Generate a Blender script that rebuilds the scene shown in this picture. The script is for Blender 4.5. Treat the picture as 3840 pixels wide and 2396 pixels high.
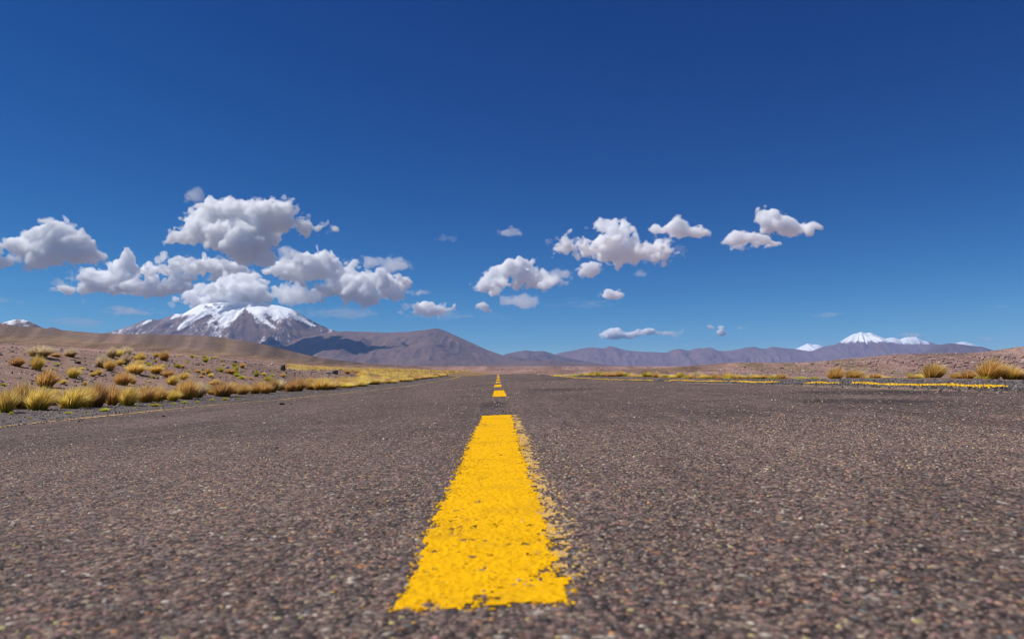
import bpy, math, random, os
import numpy as np
from mathutils import Vector

for o in list(bpy.data.objects):
    bpy.data.objects.remove(o, do_unlink=True)
scene = bpy.context.scene
COL = scene.collection
R = math.radians

# ------------------------------------------------------------------ camera, sky, sun, exposure
F, VX, VY, HC = 2560.0, 1869.0, 1408.0, 0.22      # focal length and level point in photo pixels, eye height in metres
cd = bpy.data.cameras.new('camera')
cd.sensor_width = 36.0
cd.lens = 24.0
cd.shift_x = (1920 - VX) / 3840.0
cd.shift_y = (VY - 1198) / 3840.0
cd.clip_start = 0.02
cd.clip_end = 120000.0
cd.dof.use_dof = True
cd.dof.focus_distance = 3.6
cd.dof.aperture_fstop = 6.3
cam = bpy.data.objects.new('camera', cd)
cam.location = (0, 0, HC)
cam.rotation_euler = (R(90), 0, 0)
COL.objects.link(cam)
scene.camera = cam

SUN_EL, SUN_AZ = R(59), R(-90)                      # azimuth from +Y towards +X: the sun stands high over the left verge
S = Vector((math.sin(SUN_AZ) * math.cos(SUN_EL), math.cos(SUN_AZ) * math.cos(SUN_EL), math.sin(SUN_EL)))
world = bpy.data.worlds.new('World')
scene.world = world
world.use_nodes = True
wn, wl = world.node_tree.nodes, world.node_tree.links
sky = wn.new('ShaderNodeTexSky')
sky.sky_type = 'NISHITA'
sky.sun_disc = False
sky.sun_elevation = SUN_EL
sky.sun_rotation = SUN_AZ
sky.altitude = 4300.0
sky.air_density = 1.0
sky.dust_density = 0.0
sky.ozone_density = 2.0
bg = wn['Background']
bg.inputs['Strength'].default_value = 0.075
sep = wn.new('ShaderNodeSeparateColor')
comb = wn.new('ShaderNodeCombineColor')
wl.new(sky.outputs['Color'], sep.inputs[0])
for ch, (gain, power) in enumerate(((.074, 2.5), (.325, 1.66), (.93, 1.10))):    # the deep polarised blue of the whole high-altitude sky
    lim = wn.new('ShaderNodeMath'); lim.operation = 'MINIMUM'; lim.inputs[1].default_value = 9.0
    pw = wn.new('ShaderNodeMath'); pw.operation = 'POWER'; pw.inputs[1].default_value = power
    ml = wn.new('ShaderNodeMath'); ml.operation = 'MULTIPLY'; ml.inputs[1].default_value = gain
    wl.new(sep.outputs[ch], lim.inputs[0]); wl.new(lim.outputs[0], pw.inputs[0]); wl.new(pw.outputs[0], ml.inputs[0]); wl.new(ml.outputs[0], comb.inputs[ch])
wl.new(comb.outputs[0], bg.inputs['Color'])
sd = bpy.data.lights.new('sun', 'SUN')
sd.energy = 5.0
sd.angle = R(0.53)
sd.color = (1.0, 0.965, 0.905)
sun = bpy.data.objects.new('sun', sd)
sun.rotation_euler = (-S).to_track_quat('-Z', 'Y').to_euler()
sun.location = (-30, -20, 60)
COL.objects.link(sun)
vs = scene.view_settings
vs.view_transform = 'Standard'
vs.look = 'None'
vs.exposure = 0.0
vs.gamma = 1.0
vs.use_curve_mapping = False
scene.render.engine = 'CYCLES'
cy = scene.cycles
cy.use_denoising = True
cy.use_adaptive_sampling = True
cy.adaptive_threshold = 0.015
cy.max_bounces = 40
cy.diffuse_bounces = 3
cy.glossy_bounces = 2
cy.transmission_bounces = 4
cy.volume_bounces = 38
cy.transparent_max_bounces = 24
cy.sample_clamp_indirect = 6.0
cy.volume_max_steps = 256
cy.filter_width = 1.15

# ------------------------------------------------------------------ helpers
rng = np.random.default_rng(7)
random.seed(7)

def P(px, py, d):
    """photo pixel at distance d (along +Y) to a point of the place"""
    return ((px - VX) / F * d, d, HC + (VY - py) / F * d)

def smooth(a, b, t):
    t = np.clip((t - a) / (b - a), 0, 1)
    return t * t * (3 - 2 * t)

def hash2(i, j, seed):
    h = (i.astype(np.int64) * 374761393 + j.astype(np.int64) * 668265263 + seed * 1442695041) & 0xFFFFFFFF
    h = ((h ^ (h >> 13)) * 1274126177) & 0xFFFFFFFF
    h = ((h ^ (h >> 16)) * 2246822519) & 0xFFFFFFFF
    return ((h ^ (h >> 15)) & 0xFFFFFF) / float(0xFFFFFF)

def vnoise(x, y, seed=0):
    x = np.asarray(x, float); y = np.asarray(y, float)
    i, j = np.floor(x), np.floor(y)
    u, v = x - i, y - j
    u = u * u * u * (u * (u * 6 - 15) + 10); v = v * v * v * (v * (v * 6 - 15) + 10)
    a, b, c, e = hash2(i, j, seed), hash2(i + 1, j, seed), hash2(i, j + 1, seed), hash2(i + 1, j + 1, seed)
    return ((a * (1 - u) + b * u) * (1 - v) + (c * (1 - u) + e * u) * v) * 2 - 1

def fbm(x, y, octaves=5, seed=0, gain=0.5, lac=2.03):
    s, a, t = 0.0, 1.0, 0.0
    for k in range(octaves):
        s = s + a * vnoise(x, y, seed + k * 17)
        t += a; a *= gain; x = x * lac + 13.7; y = y * lac - 7.1
    return s / t

def ridged(x, y, octaves=5, seed=0, gain=0.5, lac=2.1):
    s, a, t = 0.0, 1.0, 0.0
    for k in range(octaves):
        s = s + a * (1 - np.abs(vnoise(x, y, seed + k * 17)) * 2)
        t += a; a *= gain; x = x * lac + 3.7; y = y * lac - 9.1
    return s / t

def mesh_np(name, verts, faces, nper, smooth_shade=False):
    """faces: (n, nper) array"""
    me = bpy.data.meshes.new(name)
    verts = np.ascontiguousarray(verts, np.float32); faces = np.ascontiguousarray(faces, np.int32)
    me.vertices.add(len(verts)); me.vertices.foreach_set('co', verts.ravel())
    n = len(faces)
    me.loops.add(n * nper); me.loops.foreach_set('vertex_index', faces.ravel())
    me.polygons.add(n)
    me.polygons.foreach_set('loop_start', np.arange(0, n * nper, nper, dtype=np.int32))
    if smooth_shade:
        me.polygons.foreach_set('use_smooth', np.ones(n, bool))
    me.update(calc_edges=True)
    me.validate()
    return me

def set_color(me, name, rgb, domain='POINT'):
    at = me.attributes.new(name, 'FLOAT_COLOR', domain)
    c = np.ones((len(rgb), 4), np.float32); c[:, :3] = rgb
    at.data.foreach_set('color', c.ravel())

def set_float(me, name, v, domain='POINT'):
    at = me.attributes.new(name, 'FLOAT', domain)
    at.data.foreach_set('value', np.ascontiguousarray(v, np.float32))

def grid_faces(nr, nc):
    i = np.arange(nr - 1)[:, None] * nc + np.arange(nc - 1)[None, :]
    i = i.ravel()
    return np.stack([i, i + 1, i + nc + 1, i + nc], 1)

def add(name, me, mat=None, parent=None, **props):
    o = bpy.data.objects.new(name, me)
    COL.objects.link(o)
    if mat is not None and me is not None and not me.materials:
        me.materials.append(mat)
    if parent is not None:
        o.parent = parent
    for k, v in props.items():
        o[k] = v
    return o

class NT:
    """small wrapper round a material's node tree"""
    def __init__(self, name):
        self.m = bpy.data.materials.new(name)
        self.m.use_nodes = True
        self.t = self.m.node_tree
        self.n = self.t.nodes
        self.b = self.n.get('Principled BSDF')
        self.out = self.n.get('Material Output')
    def node(self, typ, ins=None, **kw):
        nd = self.n.new(typ)
        for k, v in kw.items():
            setattr(nd, k, v)
        for k, v in (ins or {}).items():
            self.put(nd.inputs[k], v)
        return nd
    def put(self, sock, v):
        if isinstance(v, bpy.types.NodeSocket):
            self.t.links.new(v, sock)
        else:
            sock.default_value = v
    def coord(self):
        return self.node('ShaderNodeTexCoord').outputs['Object']
    def attr(self, name):
        return self.node('ShaderNodeAttribute', attribute_name=name)
    def noise(self, vec, scale, detail=4, rough=0.55):
        return self.node('ShaderNodeTexNoise', {'Vector': vec, 'Scale': scale, 'Detail': detail, 'Roughness': rough}).outputs['Fac']
    def ramp(self, fac, stops, interp='LINEAR'):
        nd = self.node('ShaderNodeValToRGB', {'Fac': fac})
        nd.color_ramp.interpolation = interp
        el = nd.color_ramp.elements
        while len(el) < len(stops):
            el.new(0.5)
        for e, (p, c) in zip(el, stops):
            e.position = p
            e.color = (c[0], c[1], c[2], 1) if not np.isscalar(c) else (c, c, c, 1)
        return nd.outputs['Color']
    def mix(self, fac, a, b, mode='MIX'):
        nd = self.node('ShaderNodeMix', data_type='RGBA', blend_type=mode)
        self.put(nd.inputs[0], fac)
        self.put(nd.inputs[6], a if isinstance(a, bpy.types.NodeSocket) else (*a, 1))
        self.put(nd.inputs[7], b if isinstance(b, bpy.types.NodeSocket) else (*b, 1))
        return nd.outputs[2]
    def math(self, op, a, b=0.0, c=None):
        nd = self.node('ShaderNodeMath', operation=op)
        self.put(nd.inputs[0], a); self.put(nd.inputs[1], b)
        if c is not None:
            self.put(nd.inputs[2], c)
        return nd.outputs[0]
    def bump(self, h, strength, dist):
        nd = self.node('ShaderNodeBump', {'Height': h, 'Strength': strength, 'Distance': dist})
        self.t.links.new(nd.outputs[0], self.b.inputs['Normal'])
        return nd
    def base(self, col, rough=0.9, spec=0.2):
        self.put(self.b.inputs['Base Color'], col if isinstance(col, bpy.types.NodeSocket) else (*col, 1))
        self.put(self.b.inputs['Roughness'], rough)
        self.b.inputs['Specular IOR Level'].default_value = spec
        return self.m
# ------------------------------------------------------------------ the lie of the land
def zc(y):
    return np.interp(y, [-20, 7, 13.8, 17, 20.4, 23.6, 27, 30.2, 33.6, 36.8, 40.2, 43.4, 46.8, 50, 53.3, 56.5, 60, 65, 72, 85, 110, 150],
                     [0, 0, -.0145, -.016, -.011, .0015, .02, .043, .062, .083, .105, .135, .165, .205, .245, .30, .33, .33, .27, .05, -.5, -1.5])

def road_z(x, y):
    sl = np.interp(y, [0, 5, 33, 63], [.037, .037, .049, .055])
    sr = np.interp(y, [0, 5, 32, 53], [.041, .041, .024, .020])
    return zc(y) + np.where(x < 0, sl, sr) * x

TPX = [-600, 0, 250, 400, 560, 700, 800, 900, 1000, 1100, 1200, 1350, 1500, 1700, 1869, 2100, 2300, 2600, 2740, 2900, 3040, 3150, 3380, 3650, 3840, 4400]
TD = [45, 70, 120, 200, 300, 420, 600, 900, 1300, 1700, 2300, 4000, 30000]
TPY = [
    [1285, 1298, 1312, 1318, 1326, 1334, 1340, 1356, 1375, 1390, 1398, 1408, 1417, 1418, 1417, 1416, 1416, 1417, 1417, 1418, 1418, 1418, 1418, 1417, 1416, 1410],
    [1281, 1296, 1310, 1316, 1324, 1332, 1338, 1350, 1364, 1376, 1386, 1394, 1400, 1404, 1406, 1407, 1410, 1411, 1411, 1411, 1411, 1410, 1409, 1406, 1402, 1395],
    [1276, 1293, 1307, 1313, 1321, 1330, 1336, 1346, 1358, 1368, 1376, 1383, 1388, 1396, 1401, 1402, 1404, 1404, 1402, 1401, 1400, 1398, 1393, 1385, 1378, 1365],
    [1268, 1289, 1303, 1309, 1317, 1327, 1334, 1343, 1353, 1362, 1369, 1376, 1382, 1391, 1396, 1398, 1399, 1396, 1391, 1387, 1384, 1380, 1368, 1352, 1338, 1320],
    [1258, 1285, 1299, 1305, 1313, 1324, 1332, 1340, 1349, 1358, 1366, 1374, 1379, 1388, 1393, 1395, 1395, 1386, 1376, 1372, 1368, 1362, 1345, 1335, 1310, 1290],
    [1248, 1278, 1293, 1300, 1309, 1321, 1329, 1337, 1346, 1356, 1364, 1372, 1377, 1385, 1390, 1392, 1390, 1372, 1358, 1359, 1356, 1346, 1330, 1328, 1300, 1275],
    [1238, 1268, 1284, 1292, 1302, 1314, 1324, 1333, 1343, 1353, 1361, 1370, 1375, 1382, 1387, 1388, 1386, 1378, 1372, 1372, 1370, 1365, 1350, 1345, 1320, 1290],
    [1220, 1252, 1270, 1280, 1291, 1303, 1314, 1324, 1336, 1348, 1357, 1367, 1373, 1379, 1382, 1383, 1382, 1380, 1379, 1379, 1379, 1378, 1375, 1370, 1360, 1340],
    [1198, 1228, 1252, 1264, 1272, 1283, 1292, 1304, 1320, 1337, 1350, 1364, 1371, 1376] + [1379] * 12,
    [1180, 1213, 1238, 1250, 1250, 1253, 1258, 1272, 1290, 1317, 1340, 1360, 1371, 1375] + [1377] * 12,
    [1230, 1260, 1280, 1290, 1290, 1292, 1295, 1305, 1320, 1335, 1350, 1364, 1372] + [1374] * 13,
    [1360] * 8 + [1366] * 4 + [1373] * 14,
    [1373] * 26]
_PXF = np.arange(-600, 4401, 10.0)
_LD = np.linspace(math.log(TD[0]), math.log(TD[-1]), 160)
_T = np.array([np.interp(_PXF, TPX, r) for r in TPY])
_k = np.ones(9) / 9
_T = np.array([np.convolve(np.pad(r, 4, 'edge'), _k, 'valid') for r in _T])
_T2 = np.stack([np.interp(_LD, np.log(TD), _T[:, j]) for j in range(len(_PXF))], 1)

def table_py(px, d):
    u = np.clip((px + 600) / 10.0, 0, len(_PXF) - 1.001); v = np.clip((np.log(np.maximum(d, 1)) - _LD[0]) / (_LD[1] - _LD[0]), 0, 158.999)
    i, j = u.astype(int), v.astype(int); u, v = u - i, v - j
    return (_T2[j, i] * (1 - u) + _T2[j, i + 1] * u) * (1 - v) + (_T2[j + 1, i] * (1 - u) + _T2[j + 1, i + 1] * u) * v

def ground_z(x, y, spacing=None):
    """height of the land; spacing: cell size, so that relief finer than the sheet is left out"""
    x = np.asarray(x, float); y = np.asarray(y, float)
    yy = np.maximum(y, 1.0)
    # near the road: shoulder, verge, the stony cut bank on one side, a low verge on the other
    edge = road_z(np.clip(x, -3.35, 3.35), y)
    crest = np.interp(y, [-20, 5, 12, 20, 24, 28.5, 33, 40, 50], [.60, .64, .71, .78, .72, .42, .28, .22, .22])
    left = edge + .03 * smooth(3.4, 4.4, -x)
    t = np.clip((-x - 4.5) / 4.8, 0, 1)
    left = left + (crest - left) * (0.35 * t + 0.65 * t * t * (3 - 2 * t)) + .045 * np.maximum(-x - 9.3, 0) * smooth(0, 30, yy)
    lump = np.exp(-((x + 7.2) / 1.3) ** 2 - ((y - 33) / 4.5) ** 2) * .33
    left = left + lump
    right = edge + .05 * smooth(3.5, 5.0, x) - .045 * np.maximum(x - 6.6, 0) * smooth(60, 10, np.abs(x))
    right = np.maximum(right, -.35)
    z = np.where(x < 0, left, right)
    # farther off
    px = x / yy * F + VX
    far = HC + (VY - table_py(px, yy)) / F * yy
    z = z + (far - z) * smooth(30, 52, y)
    # relief
    sp = 0.05 if spacing is None else spacing
    off = smooth(3.6, 5.5, np.abs(x)) * np.where(x < 0, 1.0, .6)
    off = np.where(y > 75, 1.0, off)
    def w(lam):
        return np.clip(lam / (sp * 3.0) - 1.0, 0, 1)
    rel = .018 * fbm(x / .45, y / .45, 3, 3) * w(.45) + .05 * fbm(x / 2.2, y / 2.2, 3, 5) * w(2.2)
    rel = rel + (.16 * fbm(x / 11, y / 11, 3, 9) * w(11) + .5 * fbm(x / 50, y / 50, 3, 11) * w(50)) * smooth(45, 140, y)
    rel = rel + (2.5 * fbm(x / 420, y / 300, 5, 13, .55) + .8 * ridged(x / 90, y / 90, 3, 16) * w(60) - .4) * smooth(350, 1100, y) * smooth(0.02, 0.28, -x / yy + .0)
    rel = rel + (1.2 * fbm(x / 120, y / 120, 4, 14)) * smooth(250, 420, y) * smooth(0.3, 0.6, x / yy)
    z = z + rel * off
    under = road_z(x, y) - .04
    m = smooth(3.5, 3.25, np.abs(x)) * (y < 68)
    z = z + (under - z) * m
    return z

def hit(px, py):
    """where the sight line through a photo pixel first meets the land"""
    d = np.exp(np.linspace(math.log(2.5), math.log(2500), 2600))
    x = (px - VX) / F * d
    s = HC + (VY - py) / F * d - ground_z(x, d)
    k = np.nonzero(s <= 0)[0]
    if not len(k):
        k = [int(np.argmin(np.abs(s / d)))]
    k = max(int(k[0]), 1)
    a, b = s[k - 1], s[k]
    t = a / (a - b) if a > b else 0.5
    dd = d[k - 1] + (d[k] - d[k - 1]) * min(max(t, 0), 1)
    xx = (px - VX) / F * dd
    return xx, dd, float(ground_z(np.array([xx]), np.array([dd]))[0])

# ground sheet
ys = np.concatenate([np.arange(-20, 3, .6), np.arange(3, 12, .09), np.exp(np.linspace(math.log(12), math.log(25000), 350))])
pxs = np.concatenate([np.arange(-600, -100, 28), np.arange(-100, 3940, 10), np.arange(3940, 4401, 28)])
YY, PX = np.meshgrid(ys, pxs, indexing='ij')
XX = (PX - VX) / F * np.maximum(YY, 12)
SP = np.maximum(np.abs(np.gradient(ys))[:, None] * .6, np.maximum(YY, 12) * 10 / F)
ZZ = ground_z(XX, YY, SP)
gme = mesh_np('ground', np.stack([XX, YY, ZZ], -1).reshape(-1, 3), grid_faces(*XX.shape), 4, True)
# colours of soil, dry slopes and the stony plain
SOIL, TAN, GREY, PINK, GOLD, OLIVE = [np.array(c) for c in ((.275, .178, .138), (.185, .117, .072), (.140, .096, .075), (.255, .155, .125), (.27, .175, .05), (.135, .095, .045))]
pxt = XX / np.maximum(YY, 1) * F + VX
n1 = fbm(XX / (YY * .12 + 3), YY / (YY * .28 + 6), 4, 21); n2 = fbm(XX / (YY * .03 + 1), YY / (YY * .12 + 2), 4, 22)
def lay(c, colr, m):
    m = np.clip(m, 0, 1)[..., None]
    return c * (1 - m) + colr * m
c = np.broadcast_to(SOIL, XX.shape + (3,)).copy()
c = lay(c, PINK, smooth(40, 90, YY + n1 * 25))
leftm = smooth(1700, 1350, pxt)
c = lay(c, TAN, smooth(170, 260, YY + n1 * 60) * leftm)
c = lay(c, GREY, smooth(620, 1100, YY + n1 * 420 + n2 * 160) * leftm * .85)
c = lay(c, OLIVE, smooth(.15, .5, n2) * smooth(500, 800, YY) * leftm * .5)
c = lay(c, PINK, smooth(.25, .6, -n2) * smooth(600, 900, YY) * leftm * .35)
c = lay(c, TAN, smooth(2230, 2330, pxt) * smooth(2720, 2600, pxt) * smooth(150, 210, YY) * smooth(480, 380, YY) * .85)
rm = smooth(2650, 2850, pxt) * smooth(55, 80, YY) * smooth(2500, 1500, YY)
c = lay(c, SOIL * .95, rm * smooth(-.1, .3, n1))
c = lay(c, OLIVE * 1.15, rm * smooth(0.0, .35, n2 + .25 * (smooth(220, 120, YY) - .4)) * .8)
fieldm = smooth(1040, 1120, pxt) * smooth(1860, 1780, pxt) * smooth(26, 40, YY) * smooth(130, 100, YY)
c = lay(c, GOLD, fieldm * smooth(-.5, .1, n2) * .8)
grv = smooth(3.2, 3.4, np.abs(XX)) * smooth(4.9, 4.3, np.abs(XX) + .25 * n2) * smooth(70, 55, YY)
c = lay(c, np.array([.125, .108, .102]), grv * .9)
nearr = smooth(4.6, 6.0, XX) * smooth(70, 40, YY)
c = lay(c, OLIVE * 1.3, nearr * smooth(-.2, .3, n2) * .6)
n3 = fbm(XX / (YY * .012 + .4), YY / (YY * .035 + .8), 4, 23); n4 = fbm(XX / (YY * .11 + .4), YY / (YY * .055 + .8), 5, 24)
c = c * (1 + .16 * n2 + (.55 * n3 + .45 * n4) * smooth(30, 200, YY))[..., None]
set_color(gme, 'tint', c.reshape(-1, 3))

t = NT('stony soil')
co = t.coord()
tint = t.attr('tint').outputs['Color']
a = t.noise(co, 9.0, 6, .7); b = t.noise(co, 60.0, 4, .65)
f = t.ramp(a, [(.3, .72), (.5, 1.0), (.72, 1.28)])
g = t.ramp(b, [(.32, .62), (.5, 1.0), (.68, 1.35)])
far_n = t.ramp(t.noise(co, .11, 8, .75), [(.3, .7), (.5, 1.0), (.7, 1.3)])
mpf = t.node('ShaderNodeMapping', {'Vector': co, 'Scale': (.035, .016, .0)}).outputs[0]
far_2 = t.ramp(t.noise(mpf, 1.0, 8, .75), [(.3, .55), (.5, 1.0), (.7, 1.4)])
far_n = t.mix(1.0, far_n, far_2, 'MULTIPLY')
colr = t.mix(1.0, t.mix(1.0, t.mix(1.0, tint, f, 'MULTIPLY'), g, 'MULTIPLY'), far_n, 'MULTIPLY')
m_soil = t.base(colr, .95, .1)
t.bump(t.math('ADD', a, t.math('MULTIPLY', b, .4)), .7, .04)
ground = add('ground', gme, m_soil, kind='structure')

# ------------------------------------------------------------------ road
ry = np.concatenate([np.arange(-20, 0, 1.0), np.arange(0, 14, .12), np.exp(np.linspace(math.log(14), math.log(110), 170))])
rx = np.concatenate([[-1.0], np.linspace(-.97, .97, 45), [1.0]])
RY, RU = np.meshgrid(ry, rx, indexing='ij')
wl_ = 3.36 + .09 * fbm(ry / .8, ry * 0 + 3.1, 4, 31) + .07 * fbm(ry / 5, ry * 0 + 1.1, 3, 33)
wr_ = 3.26 + .16 * fbm(ry / .7, ry * 0 + 8.1, 4, 35) + .10 * fbm(ry / 4, ry * 0 + 5.1, 3, 37)
RX = np.where(RU < 0, RU * wl_[:, None], RU * wr_[:, None])
RZ = road_z(RX, RY) + .006 * fbm(RX / .9, RY / 1.4, 3, 41) + .008 * fbm(RX / 2.5, RY / 6, 2, 43)
RZ[:, 0] -= .05; RZ[:, -1] -= .05
rme = mesh_np('road', np.stack([RX, RY, RZ], -1).reshape(-1, 3), grid_faces(*RX.shape), 4, True)
def road_top(x, y):
    return road_z(x, y) + .006 * fbm(x / .9, y / 1.4, 3, 41) + .008 * fbm(x / 2.5, y / 6, 2, 43)

STONES = [(.0, (.055, .043, .042)), (.14, (.105, .083, .078)), (.30, (.155, .122, .112)), (.46, (.195, .145, .128)), (.58, (.125, .088, .086)),
          (.68, (.235, .168, .138)), (.77, (.175, .104, .092)), (.86, (.27, .215, .165)), (.925, (.30, .185, .125)), (.965, (.40, .36, .31)), (.99, (.38, .19, .09))]
t = NT('asphalt')
co = t.coord()
vor = t.node('ShaderNodeTexVoronoi', {'Vector': co, 'Scale': 105.0}, feature='F1')
vor2 = t.node('ShaderNodeTexVoronoi', {'Vector': co, 'Scale': 38.0, 'Randomness': 1.0}, feature='F1')
r1 = t.node('ShaderNodeSeparateColor', {'Color': vor.outputs['Color']}).outputs[0]
r2 = t.node('ShaderNodeSeparateColor', {'Color': vor2.outputs['Color']}).outputs[1]
cs = t.ramp(r1, STONES, 'CONSTANT')
cs2 = t.ramp(r2, STONES, 'CONSTANT')
near_c = t.math('LESS_THAN', vor2.outputs['Distance'], .34)
colr = t.mix(t.math('MULTIPLY', near_c, .8), cs, cs2)
gap = t.ramp(vor.outputs['Distance'], [(.35, 1.0), (.62, .42)])
colr = t.mix(1.0, colr, gap, 'MULTIPLY')
mp = t.node('ShaderNodeMapping', {'Vector': co, 'Scale': (1.1, .22, 1.0)}).outputs[0]
streak = t.ramp(t.noise(mp, 1.3, 5, .6), [(.3, .74), (.5, 1.0), (.7, 1.24)])
mp2 = t.node('ShaderNodeMapping', {'Vector': co, 'Scale': (42.0, 2.0, 1.0)}).outputs[0]
mp3 = t.node('ShaderNodeMapping', {'Vector': co, 'Scale': (16.0, .45, 1.0)}).outputs[0]
colr = t.mix(1.0, colr, t.ramp(t.noise(mp2, 1.0, 3, .8), [(.25, .72), (.5, 1.0), (.75, 1.3)]), 'MULTIPLY')
colr = t.mix(1.0, colr, t.ramp(t.noise(mp3, 1.0, 3, .8), [(.25, .78), (.5, 1.0), (.75, 1.22)]), 'MULTIPLY')
patch = t.mix(1.0, t.ramp(t.noise(co, 2.6, 4, .6), [(.3, .80), (.7, 1.17)]), t.ramp(t.noise(co, .55, 5, .65), [(.3, .80), (.7, 1.18)]), 'MULTIPLY')
colr = t.mix(1.0, t.mix(1.0, colr, streak, 'MULTIPLY'), patch, 'MULTIPLY')
# old tar smears, sand blown in along the broken edges
sepx = t.node('ShaderNodeSeparateXYZ', {'Vector': co})
wob = t.math('MULTIPLY', t.math('SUBTRACT', t.noise(co, 3.0, 5, .65), .5), 1.7)
def blot(cx, cy_, wx, wy, skew=0.0):
    dy = t.math('DIVIDE', t.math('SUBTRACT', sepx.outputs[1], cy_), wy)
    dx = t.math('DIVIDE', t.math('SUBTRACT', t.math('SUBTRACT', sepx.outputs[0], cx), t.math('MULTIPLY', dy, skew)), wx)
    q = t.math('ADD', t.math('MULTIPLY', dx, dx), t.math('MULTIPLY', dy, dy))
    return t.ramp(t.math('ADD', t.math('SQRT', q), wob), [(.45, 1.0), (.95, 0.0)])
def any_of(items):
    f = None
    for it in items:
        b = blot(*it)
        f = b if f is None else t.math('MAXIMUM', f, b)
    return f
tar = any_of([(2.55, 4.75, .42, 1.0, -.3), (2.0, 3.75, .3, .6, -.15), (-.04, 5.3, .14, .8), (2.1, 26.0, .9, 1.8), (.9, 28.5, .28, 1.4), (-.42, 17.2, .5, 1.2), (-2.6, 17.6, .6, 1.8), (.9, 9.5, .7, 1.6)])
colr = t.mix(t.math('MULTIPLY', tar, .85), colr, t.mix(1.0, colr, (.42, .42, .45), 'MULTIPLY'))
sand = any_of([(3.05, 5.6, .22, 2.2), (3.0, 10.0, .20, 2.2), (-3.15, 25.0, .25, 6.0), (-3.3, 6, .15, 3.0)])
colr = t.mix(t.math('MULTIPLY', sand, .8), colr, t.ramp(t.noise(co, 60.0, 5, .7), [(.3, (.17, .12, .09)), (.7, (.33, .235, .175))]))
colr = t.mix(1.0, colr, (1.17, 1.11, 1.05), 'MULTIPLY')
m_asph = t.base(colr, .82, .25)
h = t.math('SUBTRACT', t.math('MULTIPLY', r1, .35), vor.outputs['Distance'])
h = t.math('ADD', h, t.math('MULTIPLY', t.noise(co, 260.0, 3, .6), .5))
t.bump(h, .9, .006)
road = add('road', rme, m_asph, kind='structure')
# ------------------------------------------------------------------ mountains
def rock_material(name, cols, snow_sharp=.20):
    t = NT(name)
    co = t.coord()
    n = t.noise(co, .0016, 9, .66)
    m = t.noise(co, .011, 7, .7)
    base = t.mix(t.ramp(n, [(.36, 0.0), (.64, 1.0)]), cols[0], cols[1])
    base = t.mix(1.0, base, t.ramp(m, [(.3, .72), (.5, 1.0), (.7, 1.25)]), 'MULTIPLY')
    s = t.attr('snow').outputs['Fac']
    mp = t.node('ShaderNodeMapping', {'Vector': co, 'Scale': (1.0, .35, .5)}).outputs[0]
    m2 = t.noise(mp, .022, 8, .72)
    k = t.math('ADD', s, t.math('MULTIPLY', t.math('SUBTRACT', m2, .5), 2.0))
    k = t.ramp(k, [(.5 - snow_sharp, 0.0), (.5 + snow_sharp, 1.0)])
    mt = t.base(t.mix(k, base, (.86, .87, .90)), .95, .05)
    t.bump(m, .8, 14.0)
    return mt

def mountain(name, D, prof, mat, snow=None, steep=1.9, gully=0.16, glen=260.0, centre=None, nx=320, nv=110, seed=1, back=.5):
    """a ridge D metres off whose skyline passes through the listed photo pixels, with flanks falling towards and away from the road"""
    prof = np.array(prof, float)
    X = (prof[:, 0] - VX) / F * D
    Z = HC + (VY - prof[:, 1]) / F * D
    xs = np.linspace(X[0], X[-1], nx)
    zs = np.interp(xs, X, Z)
    k = np.array([1, 2, 3, 2, 1.0]); k /= k.sum()
    zs = np.convolve(np.pad(zs, 2, 'edge'), k, 'valid')
    base = HC + (VY - 1378) / F * D * .6
    W = zs.max() * steep * 1.6
    u = np.linspace(-1, back, nv)
    v = np.sign(u) * np.abs(u) ** 1.35 * W
    VV, XG = np.meshgrid(v, xs, indexing='ij')
    # the ridge line wanders a little in plan
    ridge = 0.10 * W * fbm(xs / (W * .5), xs * 0 + seed, 3, seed)
    zr = np.broadcast_to(zs[None], VV.shape)
    # skirts: flank width follows the height
    hgt = np.maximum(zr - base, 1.0)
    fw = hgt * steep + 60
    q = np.abs(VV) / fw
    fall = np.where(q < 1, (1 - q) ** 1.25, 0.0)
    # spread the peak's bulk sideways in front so spurs join up
    h = base - 60 * smooth(.8, 2.0, q) + hgt * fall
    sc = glen
    if centre is None:
        gx, gy = XG / sc, VV / (sc * 3.2)
        wx = fbm(XG / (sc * 3), VV / (sc * 3), 3, seed + 5)
        g = ridged(gx + wx * 1.2, gy + wx * .5, 5, seed + 9)
    else:
        xc = (centre - VX) / F * D
        th = np.arctan2(XG - xc, np.maximum(-VV, 0) + W * .10)
        rr = np.hypot(XG - xc, VV)
        wx = fbm(XG / (sc * 3), VV / (sc * 3), 3, seed + 5)
        g = ridged(th * 5.5 + wx * .55, rr / (sc * 5.5) + wx * .3, 5, seed + 9)
    env = smooth(0.0, .22, q) * smooth(1.25, .55, q)
    h = h + (g - .35) * gully * hgt * env + hgt * .05 * fbm(XG / 240, VV / 240, 4, seed + 3) * smooth(0, .1, q) * smooth(1.5, .8, q)
    Y = D + VV + ridge[None] * smooth(0, .05, np.abs(VV) / W) * 0
    me = mesh_np(name, np.stack([XG, Y, h], -1).reshape(-1, 3), grid_faces(*XG.shape), 4, True)
    if snow is None:
        sv = np.zeros(XG.shape)
    else:
        pxg = XG / Y * F + VX; pyg = VY - (h - HC) / Y * F
        sv = snow(pxg, pyg, h, g, q, XG, VV)
    set_float(me, 'snow', sv.ravel())
    return add(name, me, mat, kind='structure')

m_volc = rock_material('volcanic rock', ((.135, .088, .082), (.185, .125, .105)))
m_far = rock_material('hazy purple rock', ((.17, .105, .105), (.215, .14, .125)))
m_dark = rock_material('dark slope', ((.125, .082, .078), (.165, .115, .1)))

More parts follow.
